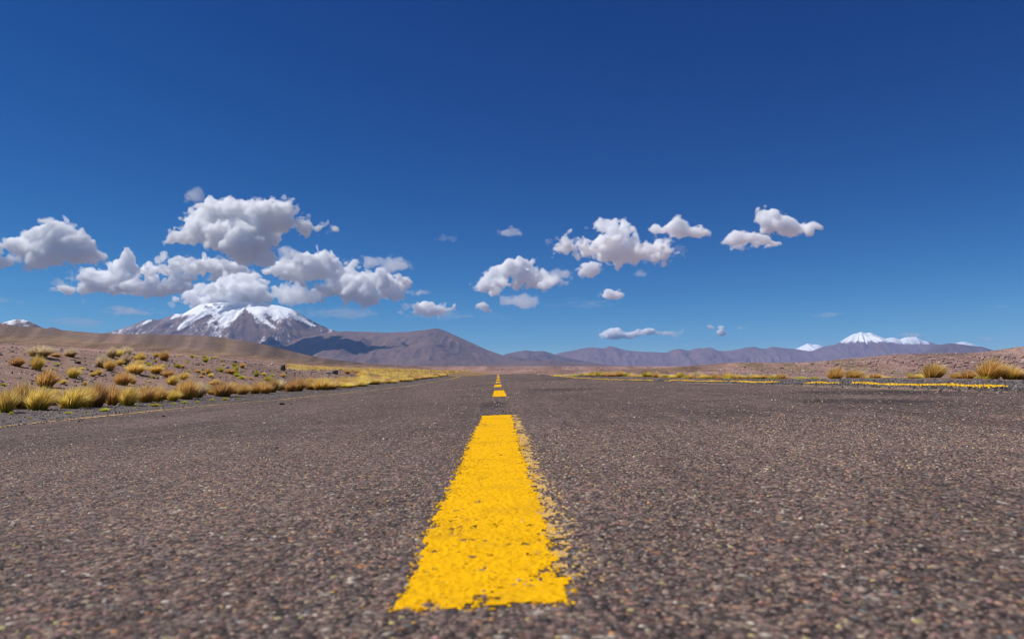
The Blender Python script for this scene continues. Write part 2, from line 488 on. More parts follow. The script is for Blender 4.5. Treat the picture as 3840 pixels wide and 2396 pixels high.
def seg(px, py, pts, wd):
    """closeness (1 on the line, 0 at its width) to a polyline of (px, py, width factor)"""
    best = np.zeros(px.shape)
    for (x0, y0, w0), (x1, y1, w1) in zip(pts, pts[1:]):
        dx, dy = x1 - x0, y1 - y0
        tt = np.clip(((px - x0) * dx + (py - y0) * dy) / (dx * dx + dy * dy), 0, 1)
        dd = np.hypot(px - x0 - tt * dx, py - y0 - tt * dy)
        best = np.maximum(best, 1 - dd / ((w0 + (w1 - w0) * tt) * wd))
    return best

def volc_snow(px, py, h, g, q, X, V):
    n = fbm(X / 170, V / 420, 5, 61)
    line = 1184 + 30 * n - 22 * g
    s = .86 + (line - py) / 52.0
    s = np.where(px < 715, s - (715 - px) / 110.0, s)
    s = np.where(px > 1010, s - (px - 1010) / 500.0, s)
    fields = [([(800, 1140, 1), (740, 1175, .7), (690, 1215, .35), (672, 1232, .3)], 34), ([(862, 1140, 1), (850, 1175, 1.0), (842, 1200, .8)], 44),
              ([(925, 1142, .8), (960, 1170, 1), (995, 1205, .6), (1033, 1232, .12)], 30), ([(1020, 1148, 1), (1070, 1170, .9), (1120, 1195, .5), (1180, 1222, .2)], 24),
              ([(566, 1200, .7), (535, 1215, .3)], 16), ([(668, 1180, .8), (640, 1196, .3)], 14)]
    for pts, wd in fields:
        s = np.maximum(s, .22 + .75 * seg(px, py, pts, wd) + .35 * n - .12 * g)
    wedge = seg(px, py, [(919, 1158, .12), (921, 1190, .55), (915, 1240, 1.1)], 56)
    s = s - np.clip(wedge * 2.0, 0, 1) * .8
    s = s - .85 * np.clip(seg(px, py, [(770, 1150, .5), (820, 1152, .8), (872, 1148, .4)], 10) * 2, 0, 1) - .6 * np.clip(seg(px, py, [(790, 1185, .6), (740, 1210, .8)], 16) * 2, 0, 1)
    return np.clip(s, -.3, 1.3)

mountain('volcano', 12000, [(-120, 1330), (200, 1290), (380, 1252), (430, 1240), (500, 1218), (536, 1202), (566, 1197), (589, 1201), (625, 1189), (658, 1176), (685, 1178), (714, 1161),
         (751, 1141), (790, 1137), (830, 1134), (900, 1131), (960, 1133), (1000, 1138), (1050, 1147), (1091, 1158), (1127, 1176), (1160, 1197), (1193, 1215), (1249, 1238), (1330, 1262), (1450, 1300), (1600, 1350)],
         m_volc, volc_snow, steep=2.1, gully=.085, glen=420, centre=900, nx=520, nv=180, seed=4)
mountain('mountain', 11200, [(1000, 1300), (1150, 1262), (1249, 1244), (1300, 1242), (1400, 1245), (1450, 1247), (1530, 1244), (1600, 1236), (1625, 1232), (1642, 1231), (1670, 1241), (1720, 1263), (1780, 1290), (1830, 1313),
         (1880, 1330), (1950, 1343), (2000, 1348), (2100, 1356), (2200, 1362), (2300, 1369), (2480, 1378)], m_volc, None, steep=3.2, gully=.09, glen=420, nx=400, nv=130, seed=12)
mountain('mountain', 8200, [(1380, 1374), (1480, 1366), (1600, 1352), (1680, 1347), (1780, 1353), (1880, 1361), (1990, 1355), (2060, 1350), (2140, 1358), (2260, 1366), (2420, 1374)], m_dark, None, steep=4.5, gully=.2, glen=300, nx=240, nv=70, seed=15)
mountain('mountain', 14500, [(1800, 1366), (1872, 1338), (1900, 1326), (1940, 1318), (1970, 1313), (2000, 1317), (2040, 1316), (2075, 1327), (2110, 1338), (2200, 1355), (2300, 1372)], m_dark, None, steep=2.4, gully=.2, glen=320, nx=220, nv=80, seed=22)
mountain('mountain_range', 18500, [(1980, 1350), (2050, 1338), (2085, 1328), (2110, 1320), (2150, 1314), (2185, 1306), (2215, 1301), (2235, 1303), (2262, 1306), (2285, 1297), (2305, 1300), (2330, 1309), (2370, 1316), (2430, 1319), (2500, 1322),
         (2520, 1313), (2545, 1307), (2570, 1312), (2585, 1314), (2605, 1307), (2625, 1304), (2640, 1307), (2652, 1302), (2670, 1304), (2690, 1314), (2720, 1316), (2770, 1309), (2800, 1302), (2830, 1300), (2850, 1306), (2870, 1308), (2897, 1299), (2930, 1304), (2980, 1308),
         (3010, 1313), (3040, 1317), (3075, 1304), (3100, 1296), (3120, 1294), (3137, 1296), (3200, 1294), (3300, 1291), (3400, 1293), (3492, 1291), (3527, 1291), (3640, 1310), (3800, 1350)],
         m_far, None, steep=2.6, gully=.15, glen=420, nx=560, nv=90, seed=31)
def right_snow(px, py, h, g, q, X, V):
    n = fbm(X / 160, V / 500, 5, 71)
    s = .5 + (1287 + 10 * n - 9 * g - py) / 18.0
    s = s - np.clip(seg(px, py, [(3235, 1250, .5), (3262, 1252, 1), (3288, 1262, .7)], 7) * 3, 0, 1) * 1.0
    return np.clip(s, -.3, 1.3)
mountain('snowy_volcano', 19000, [(3040, 1340), (3100, 1302), (3137, 1289), (3174, 1266), (3200, 1252), (3216, 1249), (3229, 1244), (3240, 1249), (3250, 1249), (3261, 1245), (3284, 1256), (3319, 1270), (3335, 1267), (3348, 1265), (3374, 1273),
         (3391, 1265), (3434, 1263), (3454, 1275), (3492, 1284), (3540, 1300), (3620, 1340)], m_far, right_snow, steep=2.0, gully=.2, glen=330, centre=3240, nx=380, nv=120, seed=41)
def all_snow(px, py, h, g, q, X, V):
    return np.clip(.95 + .25 * fbm(X / 200, V / 500, 4, 77) - .3 * (g < -.15), -.3, 1.3)
mountain('snowy_mountain', 22000, [(2900, 1335), (2960, 1313), (2990, 1306), (3010, 1296), (3028, 1288), (3045, 1292), (3060, 1291), (3072, 1293), (3095, 1305), (3140, 1340)], m_far, all_snow, steep=1.8, gully=.2, glen=300, nx=150, nv=70, seed=51)
mountain('snowy_mountain', 22500, [(3530, 1320), (3575, 1293), (3590, 1284), (3612, 1281), (3630, 1284), (3650, 1290), (3670, 1300), (3720, 1330)], m_far, all_snow, steep=1.8, gully=.2, glen=300, nx=120, nv=60, seed=52)
mountain('snowy_mountain', 20500, [(1790, 1360), (1825, 1338), (1838, 1330), (1848, 1326), (1862, 1329), (1880, 1335), (1920, 1350)], m_far, all_snow, steep=1.8, gully=.2, glen=300, nx=90, nv=50, seed=53)
mountain('mountain', 13000, [(3380, 1372), (3420, 1345), (3449, 1328), (3476, 1312), (3518, 1295), (3545, 1289), (3568, 1287), (3600, 1290), (3634, 1295), (3683, 1300), (3720, 1312), (3780, 1325), (3860, 1345), (4000, 1372)], m_dark, None, steep=2.4, gully=.2, glen=320, nx=200, nv=80, seed=61)
def left_snow(px, py, h, g, q, X, V):
    n = fbm(X / 60, V / 120, 5, 73)
    return np.clip(.40 + .5 * n - .2 * g + (1212 - py) / 70.0 - (px > 150) * .15, -.3, 1.3)
mountain('snowy_hill', 6500, [(-260, 1262), (-100, 1228), (0, 1212), (20, 1207), (50, 1199), (70, 1197), (100, 1201), (130, 1213), (160, 1229), (172, 1232), (195, 1226), (215, 1231), (240, 1241), (330, 1262), (460, 1290)], m_volc, left_snow, steep=2.6, gully=.16, glen=160, nx=220, nv=90, seed=67)

# ------------------------------------------------------------------ haze
HAZE_TOP = 1304.0
def box_mesh(name, a, b):
    x0, y0, z0 = a; x1, y1, z1 = b
    v = [(x0, y0, z0), (x1, y0, z0), (x1, y1, z0), (x0, y1, z0), (x0, y0, z1), (x1, y0, z1), (x1, y1, z1), (x0, y1, z1)]
    f = [(0, 3, 2, 1), (4, 5, 6, 7), (0, 1, 5, 4), (1, 2, 6, 5), (2, 3, 7, 6), (3, 0, 4, 7)]
    return mesh_np(name, np.array(v), np.array(f), 4)
t = NT('thin air')
t.n.remove(t.b)
pv = t.node('ShaderNodeVolumePrincipled', {'Color': (.26, .51, 1.0, 1), 'Density': 2.9e-5, 'Anisotropy': 0.0})
t.t.links.new(pv.outputs[0], t.out.inputs['Volume'])
add('haze', box_mesh('haze', (-27000, -60, -4), (27000, 25500, HAZE_TOP)), t.m, kind='stuff')
# ------------------------------------------------------------------ clouds
def _spline(n, lam, r):
    """n samples of a cubic B-spline over a random lattice of spacing lam"""
    m = int(n / lam) + 5
    pos = np.arange(n) / lam + r
    i = np.floor(pos).astype(int); u = pos - i
    w = np.stack([(1 - u) ** 3, 3 * u ** 3 - 6 * u ** 2 + 4, -3 * u ** 3 + 3 * u ** 2 + 3 * u + 1, u ** 3], 1) / 6
    M = np.zeros((n, m + 1))
    for k in range(4):
        np.add.at(M, (np.arange(n), np.minimum(i + k, m)), w[:, k])
    return M

def noise3(shape, lam, g):
    Ms = [_spline(n, lam, g.random()) for n in shape]
    L = g.uniform(-1, 1, [M.shape[1] for M in Ms])
    o = np.tensordot(Ms[0], L, (1, 0)); o = np.tensordot(o, Ms[1], (1, 1)); o = np.tensordot(o, Ms[2], (1, 1))
    return o * 2.4

def surface_nets(f, org, h):
    nx, ny, nz = f.shape
    s = f > 0
    C = [s[a:nx - 1 + a, b:ny - 1 + b, c:nz - 1 + c] for a in (0, 1) for b in (0, 1) for c in (0, 1)]
    anyc = np.logical_or.reduce(C); allc = np.logical_and.reduce(C)
    I = np.nonzero(anyc & ~allc)
    n = len(I[0])
    idx = -np.ones((nx - 1, ny - 1, nz - 1), np.int64); idx[I] = np.arange(n)
    acc = np.zeros((n, 3)); cnt = np.zeros(n)
    cs = [(a, b, c) for a in (0, 1) for b in (0, 1) for c in (0, 1)]
    val = {c: f[I[0] + c[0], I[1] + c[1], I[2] + c[2]] for c in cs}
    for c0 in cs:
        for ax in range(3):
            if c0[ax]:
                continue
            c1 = list(c0); c1[ax] = 1; c1 = tuple(c1)
            a, b = val[c0], val[c1]
            m = (a > 0) != (b > 0)
            tt = np.where(m, a / np.where(m, a - b, 1), 0)
            for k in range(3):
                acc[m, k] += (c0[k] + (tt if k == ax else 0))[m] if k == ax else c0[k]
            cnt[m] += 1
    v = (np.stack(I, 1) + acc / cnt[:, None]) * h + org
    quads = []
    for ax in range(3):
        o1, o2 = [(1, 2), (2, 0), (0, 1)][ax]
        sl0 = [slice(None)] * 3; sl1 = [slice(None)] * 3
        sl0[ax] = slice(0, -1); sl1[ax] = slice(1, None)
        ch = s[tuple(sl0)] != s[tuple(sl1)]
        E = np.array(np.nonzero(ch)).T
        ok = (E[:, o1] > 0) & (E[:, o2] > 0) & (E[:, o1] < f.shape[o1] - 1) & (E[:, o2] < f.shape[o2] - 1)
        E = E[ok]
        d1 = np.eye(3, dtype=int)[o1]; d2 = np.eye(3, dtype=int)[o2]
        q = np.stack([idx[tuple((E - d1 - d2).T)], idx[tuple((E - d2).T)], idx[tuple(E.T)], idx[tuple((E - d1).T)]], 1)
        flip = ~s[tuple(E.T)]
        q[flip] = q[flip][:, ::-1]
        quads.append(q)
    return v, np.concatenate(quads)

def keep_largest(v, q, n_keep=1):
    """drop loose scraps: keep the connected pieces that matter"""
    lab = np.arange(len(v))
    e = np.concatenate([q[:, [0, 1]], q[:, [1, 2]], q[:, [2, 3]], q[:, [3, 0]]])
    while True:
        old = lab.copy()
        m = np.minimum(lab[e[:, 0]], lab[e[:, 1]])
        np.minimum.at(lab, e[:, 0], m); np.minimum.at(lab, e[:, 1], m)
        lab = lab[lab]
        if (lab == old).all():
            break
    u, c = np.unique(lab, return_counts=True)
    good = u[np.argsort(-c)[:n_keep]]
    kv = np.isin(lab, good)
    new = np.cumsum(kv) - 1
    return v[kv], new[q[kv[q[:, 0]]]]

def vapour(name, density, aniso=-.15):
    t = NT(name)
    t.n.remove(t.b)
    pv = t.node('ShaderNodeVolumePrincipled', {'Color': (1.0, 1.0, 1.0, 1), 'Density': density, 'Anisotropy': aniso})
    t.t.links.new(pv.outputs[0], t.out.inputs['Volume'])
    return t.m

def cloud(name, D, ells, label, density=.030, base=None, vox=4.6, amp=1.0, depth=.75, seed=1, group=None, keep=1, cat='cloud', soft=.45, size=1.0):
    if density < .0125 and cat == 'cloud':
        density *= .55
    g = np.random.default_rng(seed + 900)
    k = D / F
    E = np.array(ells, float)
    E[:, 2:] *= size
    cx = (E[:, 0] - VX) * k; cz = HC + (VY - E[:, 1]) * k
    rx = E[:, 2] * k; rz = E[:, 3] * k
    rd = depth * (rx + rz) / 2 + .15 * rx
    cyy = D + g.uniform(-.35, .35, len(E)) * rd
    pad = (30 * amp + 12) * k + 3 * vox * k
    h = vox * k
    lo = np.array([(cx - rx).min() - pad, (cyy - rd).min() - pad, (cz - rz).min() - pad])
    hi = np.array([(cx + rx).max() + pad, (cyy + rd).max() + pad, (cz + rz).max() + pad])
    n = np.ceil((hi - lo) / h).astype(int) + 1
    ax = [lo[i] + np.arange(n[i]) * h for i in range(3)]
    f = np.zeros(n)
    sk = 5 * k
    for i in range(len(E)):
        qx = ((ax[0] - cx[i]) / rx[i]) ** 2; qy = ((ax[1] - cyy[i]) / rd[i]) ** 2; qz = ((ax[2] - cz[i]) / rz[i]) ** 2
        r = np.sqrt(qx[:, None, None] + qy[None, :, None] + qz[None, None, :])
        f += np.exp(np.clip((1 - r) * min(rx[i], rz[i], rd[i]) / sk, -30, 12))
    f = np.log(f + 1e-12) * sk + (-3.5 if amp > .9 else -1.5) * k
    if base is not None:
        zb = HC + (VY - base) * k
        f = np.minimum(f, (ax[2] - zb)[None, None, :] * 1.2)
    nz = np.zeros(n)
    for lam, a, bil in ((90, 9, 0), (46, 11, 1), (25, 9.5, 1), (14, 8.5, 1), (8.5, 6.2, 1), (6.2, 3.0, 0)):
        if lam / vox < 1.3:
            continue
        q = noise3(n, lam / vox, g)
        q = q / q.std() * .5
        nz += a * ((np.abs(q) - np.abs(q).mean()) * 1.9 if bil else q)
    f = f + nz * amp * k
    if amp < .9:
        f = f + max(0.0, 6.0 * k - f.max())
    fine = 4.5 * noise3(n, max(9 / vox, 1.4), g) + 4.0 * noise3(n, max(22 / vox, 1.6), g)
    wisp = 6.0 * noise3(n, 60 / vox, g)
    root = None
    for part, lev, dn in (('core', -3.0 * soft, .60), ('veil', 2.0 * soft, .26), ('veil', 7.0 * soft, .10)):
        ff = f + (lev * k + (fine + wisp) * k * amp * .5 * (lev > 0) * (lev / 5.0)) * min(1.0, amp + .25)
        for a in range(3):                  # closed: nothing reaches the sampling box
            s0 = [slice(None)] * 3
            for e in (0, -1):
                s0[a] = e
                ff[tuple(s0)] = -k
        if (ff > 0).sum() < 30:
            continue
        st = 2 if (lev < 0 or lev > 4 * soft) and min(n) > 24 else 1
        v, q = surface_nets(np.ascontiguousarray(np.pad(ff[::st, ::st, ::st], 1, constant_values=-k)), lo - h * st, h * st)
        v, q = keep_largest(v, q, keep)
        if root is None:
            c0 = np.array([v[:, 0].mean(), v[:, 1].mean(), v[:, 2].min()])
            root = add(name, mesh_np(name, v - c0, q, 4), vapour('water vapour', density * dn / (.6 if part == 'core' else .36)), label=label, category=cat)
            root.location = c0
            root.data.materials[0].node_tree.nodes['Principled Volume'].inputs['Density'].default_value = density * .6 if part == 'core' else density * .36
        else:
            add(part, mesh_np(part, v - c0, q, 4), vapour('thin water vapour', density * dn), root)
    if group:
        root['group'] = group
    return root

CB = 'cumulus_cloud'
cloud(CB, 10500, [(851, 790, 100, 45), (800, 850, 92, 48), (690, 890, 62, 31), (730, 885, 50, 32), (890, 880, 165, 62), (940, 925, 125, 42), (905, 955, 105, 24), (1020, 795, 75, 45), (1060, 832, 100, 38), (1150, 852, 70, 26), (1225, 862, 50, 16), (1268, 868, 24, 14)],
      'big heaped white cumulus with a trailing tail, highest above the volcano', base=985, seed=1)
cloud(CB, 10000, [(222, 878, 58, 40), (165, 900, 85, 42), (95, 930, 70, 45), (240, 925, 85, 38), (330, 962, 62, 18), (140, 985, 75, 32), (30, 918, 50, 30), (-30, 930, 60, 45), (8, 985, 45, 40), (180, 960, 90, 40)],
      'white cumulus with a sloping tail cut off by the picture edge over the brown hill', base=1024, seed=2)
cloud(CB, 13800, [(482, 964, 36, 30), (455, 1000, 56, 34), (340, 1042, 72, 32), (395, 1062, 105, 27), (252, 1080, 50, 15), (465, 1083, 48, 12)],
      'low flat-based cumulus with a tower at one end, over the dip beside the volcano', base=1097, seed=3)
cloud(CB, 14200, [(690, 978, 55, 18), (760, 995, 100, 27), (635, 1012, 75, 18), (870, 1012, 65, 28), (640, 1072, 58, 17), (568, 1086, 45, 11), (700, 1044, 50, 18)],
      'ragged greyish cloud bridging the gap below the biggest cumulus', base=1096, seed=4)
cloud(CB, 12220, [(900, 1060, 85, 30), (805, 1088, 95, 30), (735, 1106, 52, 18), (950, 1088, 110, 36), (1050, 1095, 70, 36), (1100, 1108, 85, 26), (1175, 1110, 60, 22), (890, 1110, 165, 20)],
      'grey-bottomed cap cloud sitting on the snowy summit of the volcano', base=1134, depth=.74, seed=5)
cloud(CB, 13500, [(1222, 978, 60, 26), (1160, 992, 80, 35), (1085, 1018, 70, 34), (1250, 1012, 95, 38), (1340, 1050, 115, 32), (1450, 1060, 55, 20), (1500, 1064, 24, 14), (1290, 1086, 115, 30), (1380, 1108, 70, 14)],
      'broad white cumulus drifting beside the cap cloud, over the volcano flank', base=1128, seed=6)
cloud(CB, 14500, [(1400, 978, 55, 20), (1465, 1000, 38, 16), (1430, 990, 50, 18)], 'thin mauve cloud tucked behind the broad cumulus', density=.008, seed=7, amp=.8)
cloud(CB, 12200, [(1100, 955, 42, 16), (1075, 975, 35, 14)], 'small grey scrap of cloud between the two biggest cumulus', density=.012, soft=.5, vox=3.5, amp=.6, seed=8)
cloud(CB, 9000, [(731, 727, 26, 16), (745, 736, 20, 12)], 'tiny lone cloudlet high above the biggest cumulus', density=.009, soft=.5, vox=3, amp=.6, seed=9)
cloud(CB, 14800, [(1580, 1155, 52, 18), (1545, 1170, 42, 11), (1628, 1164, 42, 10)], 'small white cloud over the ridge, closest above the dark side peak', soft=.5, vox=3.5, amp=.6, base=1182, seed=10)
cloud(CB, 11000, [(1943, 995, 40, 26), (1940, 1012, 62, 34), (1880, 1032, 55, 34), (1970, 1045, 80, 32), (1850, 1058, 42, 24), (2030, 1062, 50, 18), (1900, 1072, 80, 14)],
      'heaped white cumulus standing right over the vanishing point of the road', base=1089, seed=11, size=.92)
cloud(CB, 9500, [(2280, 850, 55, 40), (2305, 872, 72, 34), (2190, 905, 85, 20), (2290, 925, 150, 34), (2380, 940, 100, 28), (2185, 930, 62, 25), (2130, 900, 50, 15), (2462, 953, 38, 10), (2340, 958, 110, 14)],
      'wide white cumulus with a hat-like dome, largest over the purple range', base=974, seed=12, size=.92)
cloud(CB, 9000, [(2524, 848, 45, 26), (2520, 865, 72, 18), (2575, 875, 36, 9)], 'neat oval cumulus beside the hat-shaped cloud', base=884, vox=4, amp=.7, seed=13)
cloud(CB, 9000, [(2890, 806, 38, 28), (2922, 840, 48, 28), (2960, 860, 55, 22), (3005, 856, 40, 12), (3045, 850, 36, 7)], 'leaning white cumulus with a wispy tail, above the snowy volcano side', vox=4, amp=.7, seed=14)
cloud(CB, 9500, [(2820, 892, 50, 15), (2790, 905, 52, 9), (2890, 911, 44, 6)], 'flat little cloud just under the leaning cumulus', soft=.5, vox=3.5, amp=.5, base=917, seed=15)
cloud(CB, 11000, [(2210, 1002, 32, 20), (2216, 1018, 42, 12)], 'small rounded cloud below the hat-shaped cumulus', soft=.5, vox=3.2, amp=.55, base=1034, seed=16)
cloud(CB, 11500, [(2112, 1030, 36, 12), (2074, 1034, 22, 7)], 'faint pinkish shred of cloud near the cumulus over the road', density=.008, soft=.5, vox=3, amp=.5, seed=17)
cloud(CB, 11500, [(2112, 1065, 26, 12), (2100, 1068, 18, 8)], 'pale puff under the pinkish shred of cloud', density=.011, soft=.5, vox=3, amp=.5, seed=18)
cloud(CB, 13000, [(2298, 1098, 28, 16), (2310, 1109, 36, 8)], 'small wedge-shaped white cloud over the middle of the purple range', soft=.5, vox=3, amp=.45, base=1118, seed=19)
cloud(CB, 15000, [(1950, 1130, 48, 14), (1930, 1138, 40, 8)], 'faint mauve streak of cloud below the cumulus over the road', density=.006, soft=.5, vox=3.2, amp=.5, seed=20)
cloud(CB, 15500, [(1803, 1148, 32, 14), (1832, 1161, 26, 8)], 'small slanting cloud above the saddle beside the dark side peak', soft=.5, vox=3, amp=.45, seed=21)
LOW = 'low cloudlets over the purple range'
cloud(CB, 29000, [(2290, 1248, 48, 14), (2330, 1256, 52, 7)], 'lens-shaped white cloud low over the purple range', soft=.5, vox=3, amp=.4, density=.022, base=1262, seed=22, group=LOW)
cloud(CB, 29000, [(2415, 1242, 22, 9)], 'small bright cloudlet just beside the lens-shaped low cloud', soft=.5, vox=2.5, amp=.35, density=.022, seed=23, group=LOW)
cloud(CB, 29000, [(2506, 1246, 25, 6)], 'dim flat cloudlet low over a notch of the purple range', soft=.5, vox=2.2, amp=.3, density=.012, seed=24, group=LOW)
cloud(CB, 29000, [(2712, 1247, 25, 9), (2700, 1243, 12, 7)], 'brightest cloudlet of the little knot low in the sky', soft=.5, vox=2.2, amp=.3, density=.022, seed=25, group=LOW)
cloud(CB, 29000, [(2666, 1229, 10, 6)], 'dot of cloud at the top of the little knot low in the sky', soft=.5, vox=2, amp=.25, density=.016, seed=26, group=LOW)
cloud(CB, 29000, [(2700, 1228, 11, 5)], 'second dot of cloud atop the little knot low in the sky', soft=.5, vox=2, amp=.25, density=.016, seed=27, group=LOW)
cloud(CB, 29000, [(2780, 1231, 20, 5)], 'faint smear of cloud beside the little knot low in the sky', soft=.5, vox=2, amp=.25, density=.003, seed=28, group=LOW)
cloud(CB, 12000, [(2415, 1030, 24, 7)], 'faint pink fleck of cloud under the wide cumulus', density=.006, soft=.5, vox=2.5, amp=.35, seed=29)
cloud(CB, 10000, [(1908, 872, 18, 6)], 'dim shred of cloud high above the road, fainter of two', density=.008, soft=.5, vox=2.5, amp=.35, seed=30)
cloud(CB, 10000, [(1950, 875, 15, 8)], 'dim round shred of cloud high above the road, brighter of two', density=.011, soft=.5, vox=2.5, amp=.35, seed=36)
cloud(CB, 10000, [(1660, 900, 46, 10), (1690, 893, 26, 8)], 'dim grey veil of cloud high over the dark side peak', density=.0035, soft=.5, vox=3, amp=.45, seed=31)
cloud(CB, 26500, [(3700, 1272, 13, 7)], 'lone pale cloudlet above the dark hill', soft=.5, vox=2.2, amp=.3, density=.008, seed=32)
cloud(CB, 27000, [(3420, 1256, 45, 9), (3460, 1256, 22, 8)], 'thin white plume of cloud behind the shoulder of the snowy volcano', soft=.5, vox=2.5, amp=.4, density=.004, seed=33)
cloud(CB, 13000, [(1528, 1095, 15, 9)], 'small pinkish puff just beyond the tip of the broad cumulus', soft=.5, vox=2.5, amp=.4, density=.012, seed=34)
cloud(CB, 13000, [(1566, 1097, 24, 9)], 'longer pinkish puff beside the one at the tip of the broad cumulus', soft=.5, vox=2.5, amp=.4, density=.012, seed=37)
cloud(CB, 12500, [(240, 1120, 28, 12), (275, 1128, 24, 8)], 'small pinkish shred of cloud under the low flat-based cumulus', soft=.5, vox=2.5, amp=.5, density=.008, seed=35)
WI = 'thin streaks of high cloud near the horizon'
for D, e, dn, lb in ((27000, [(510, 1169, 92, 4)], .0035, 'thin white streak of cloud beside the volcano'),
                     (27000, [(300, 1208, 95, 15)], .0007, 'faint white veil above the brown hill'),
                     (27000, [(1330, 1178, 115, 10), (1200, 1188, 60, 5)], .0009, 'faint veil of cloud behind the broad cumulus'),
                     (27000, [(1700, 1187, 165, 5)], .0012, 'long faint streak above the dark side peak'),
                     (27000, [(2200, 1142, 130, 4)], .0009, 'long faint streak above the purple range'),
                     (24000, [(15, 1128, 32, 6)], .0012, 'faint streak at the picture edge over the brown hill'),
                     (27000, [(3140, 1178, 42, 5)], .0012, 'short faint streak above the snowy volcano'),
                     (27000, [(3800, 1147, 70, 6)], .001, 'faint streak over the boulder slope')):
    cloud('cloud_streak', D, e, lb, density=dn * .6, vox=4.6, amp=.28, depth=2.2, soft=.35, seed=50 + int(e[0][0]) % 37, group=WI)
# ------------------------------------------------------------------ paint, aggregate, tar and gravel of the road
def paint_material(name, cols, wear=.5, spec=.3):
    t = NT(name)
    co = t.coord()
    n = t.noise(co, 26.0, 5, .65)
    fine = t.noise(co, 150.0, 4, .65)
    c = t.mix(t.ramp(n, [(.35, 0.0), (.7, 1.0)]), cols[0], cols[1])
    c = t.mix(t.ramp(t.noise(co, 7.0, 4, .6), [(.5, 0.0), (.75, .35)]), c, cols[2])
    grime = t.ramp(t.math('ADD', t.math('MULTIPLY', n, .55), t.math('MULTIPLY', fine, .45)), [(.60, 0.0), (.72, wear)])
    c = t.mix(grime, c, cols[2])
    m = t.base(c, .85, .06)
    v = t.node('ShaderNodeTexVoronoi', {'Vector': co, 'Scale': 115.0}, feature='SMOOTH_F1')
    h = t.math('SUBTRACT', t.math('MULTIPLY', fine, .5), v.outputs['Distance'])
    t.bump(h, .75, .005)
    return m
m_yel = paint_material('yellow road paint', ((.80, .43, .003), (.70, .36, .003), (.22, .13, .02)))
m_fad = paint_material('faded road paint', ((.62, .39, .13), (.50, .30, .09), (.2, .14, .08)), .8)

def paint_strip(name, x0, x1, y0, y1, cx, cyy, mat, hole, rag, seed, lift=.004, bias=0.0, rough=.0012, xs=None):
    """a painted bar as a bumpy skin lying on the asphalt, torn along its rims and chipped inside"""
    nx, ny = max(int((x1 - x0 + 2 * rag) / cx), 3), max(int((y1 - y0 + 2 * rag) / cyy), 3)
    X, Y = np.meshgrid(np.linspace(x0 - rag, x1 + rag, nx + 1), np.linspace(y0 - rag, y1 + rag, ny + 1))
    xo = (np.interp(Y, xs[0], xs[1]) if xs is not None else 0) + .5 * rag * fbm(Y / .5, Y * 0 + seed, 3, seed)
    Z = road_top(X + xo, Y) + lift + rough * fbm(X / .008, Y / .008, 2, seed + 1) + rough * .8 * fbm(X / .03, Y / .03, 2, seed + 2)
    f = grid_faces(ny + 1, nx + 1)
    fx, fy = X.ravel()[f].mean(1), Y.ravel()[f].mean(1)
    edge = np.minimum(np.minimum(fx - x0, x1 - fx), np.minimum(fy - y0, y1 - fy) * .8)
    keep = edge + rag * (fbm(fx / .02, fy / .03, 3, seed + 3) * 1.1 + .6 * fbm(fx / .10, fy / .15, 2, seed + 4)) > bias
    if hole > 0:
        keep &= fbm(fx / .018, fy / .026, 3, seed + 6) + .55 * fbm(fx / .09, fy / .22, 3, seed + 7) < hole
    f = f[keep]
    used, inv = np.unique(f, return_inverse=True)
    v = np.stack([(X + xo).ravel(), Y.ravel(), Z.ravel()], 1)[used]
    return add(name, mesh_np(name, v, inv.reshape(-1, 4), 4, True), mat, road)

paint_strip('lane_dash', -.094, .068, .655, 3.83, .0034, .0045, m_yel, .72, .011, 101, lift=.0011)
paint_strip('faded_paint_edge', .066, .096, .74, 3.80, .004, .006, m_fad, .15, .014, 111, lift=.0007, xs=([.6, 3.8], [-.006, .010]))
paint_strip('lane_dash', -.066, .088, 7.22, 10.42, .010, .016, m_yel, .95, .007, 121, lift=.002)
yb = 13.8
for k in range(7):
    L = 3.2
    paint_strip('lane_dash', -.085, .066, yb, yb + L, .016, .05 + .02 * k, m_yel, 1.2, .006, 131 + 10 * k, lift=.005)
    yb += 6.62
# the worn line along the bank side
ys_ = [(3.6, 24.0, .10), (31, 44, .75), (44, 63, .8)]
for k, (a, b, hl) in enumerate(ys_):
    paint_strip('edge_line', -3.30, -3.20, a, b, .012, .02 + .02 * k, m_fad if k == 0 else m_yel, hl, .02, 211 + 10 * k, lift=.004)
paint_strip('edge_line', 3.17, 3.27, 26, 58, .02, .08, m_yel, .5, .02, 251, lift=.006)

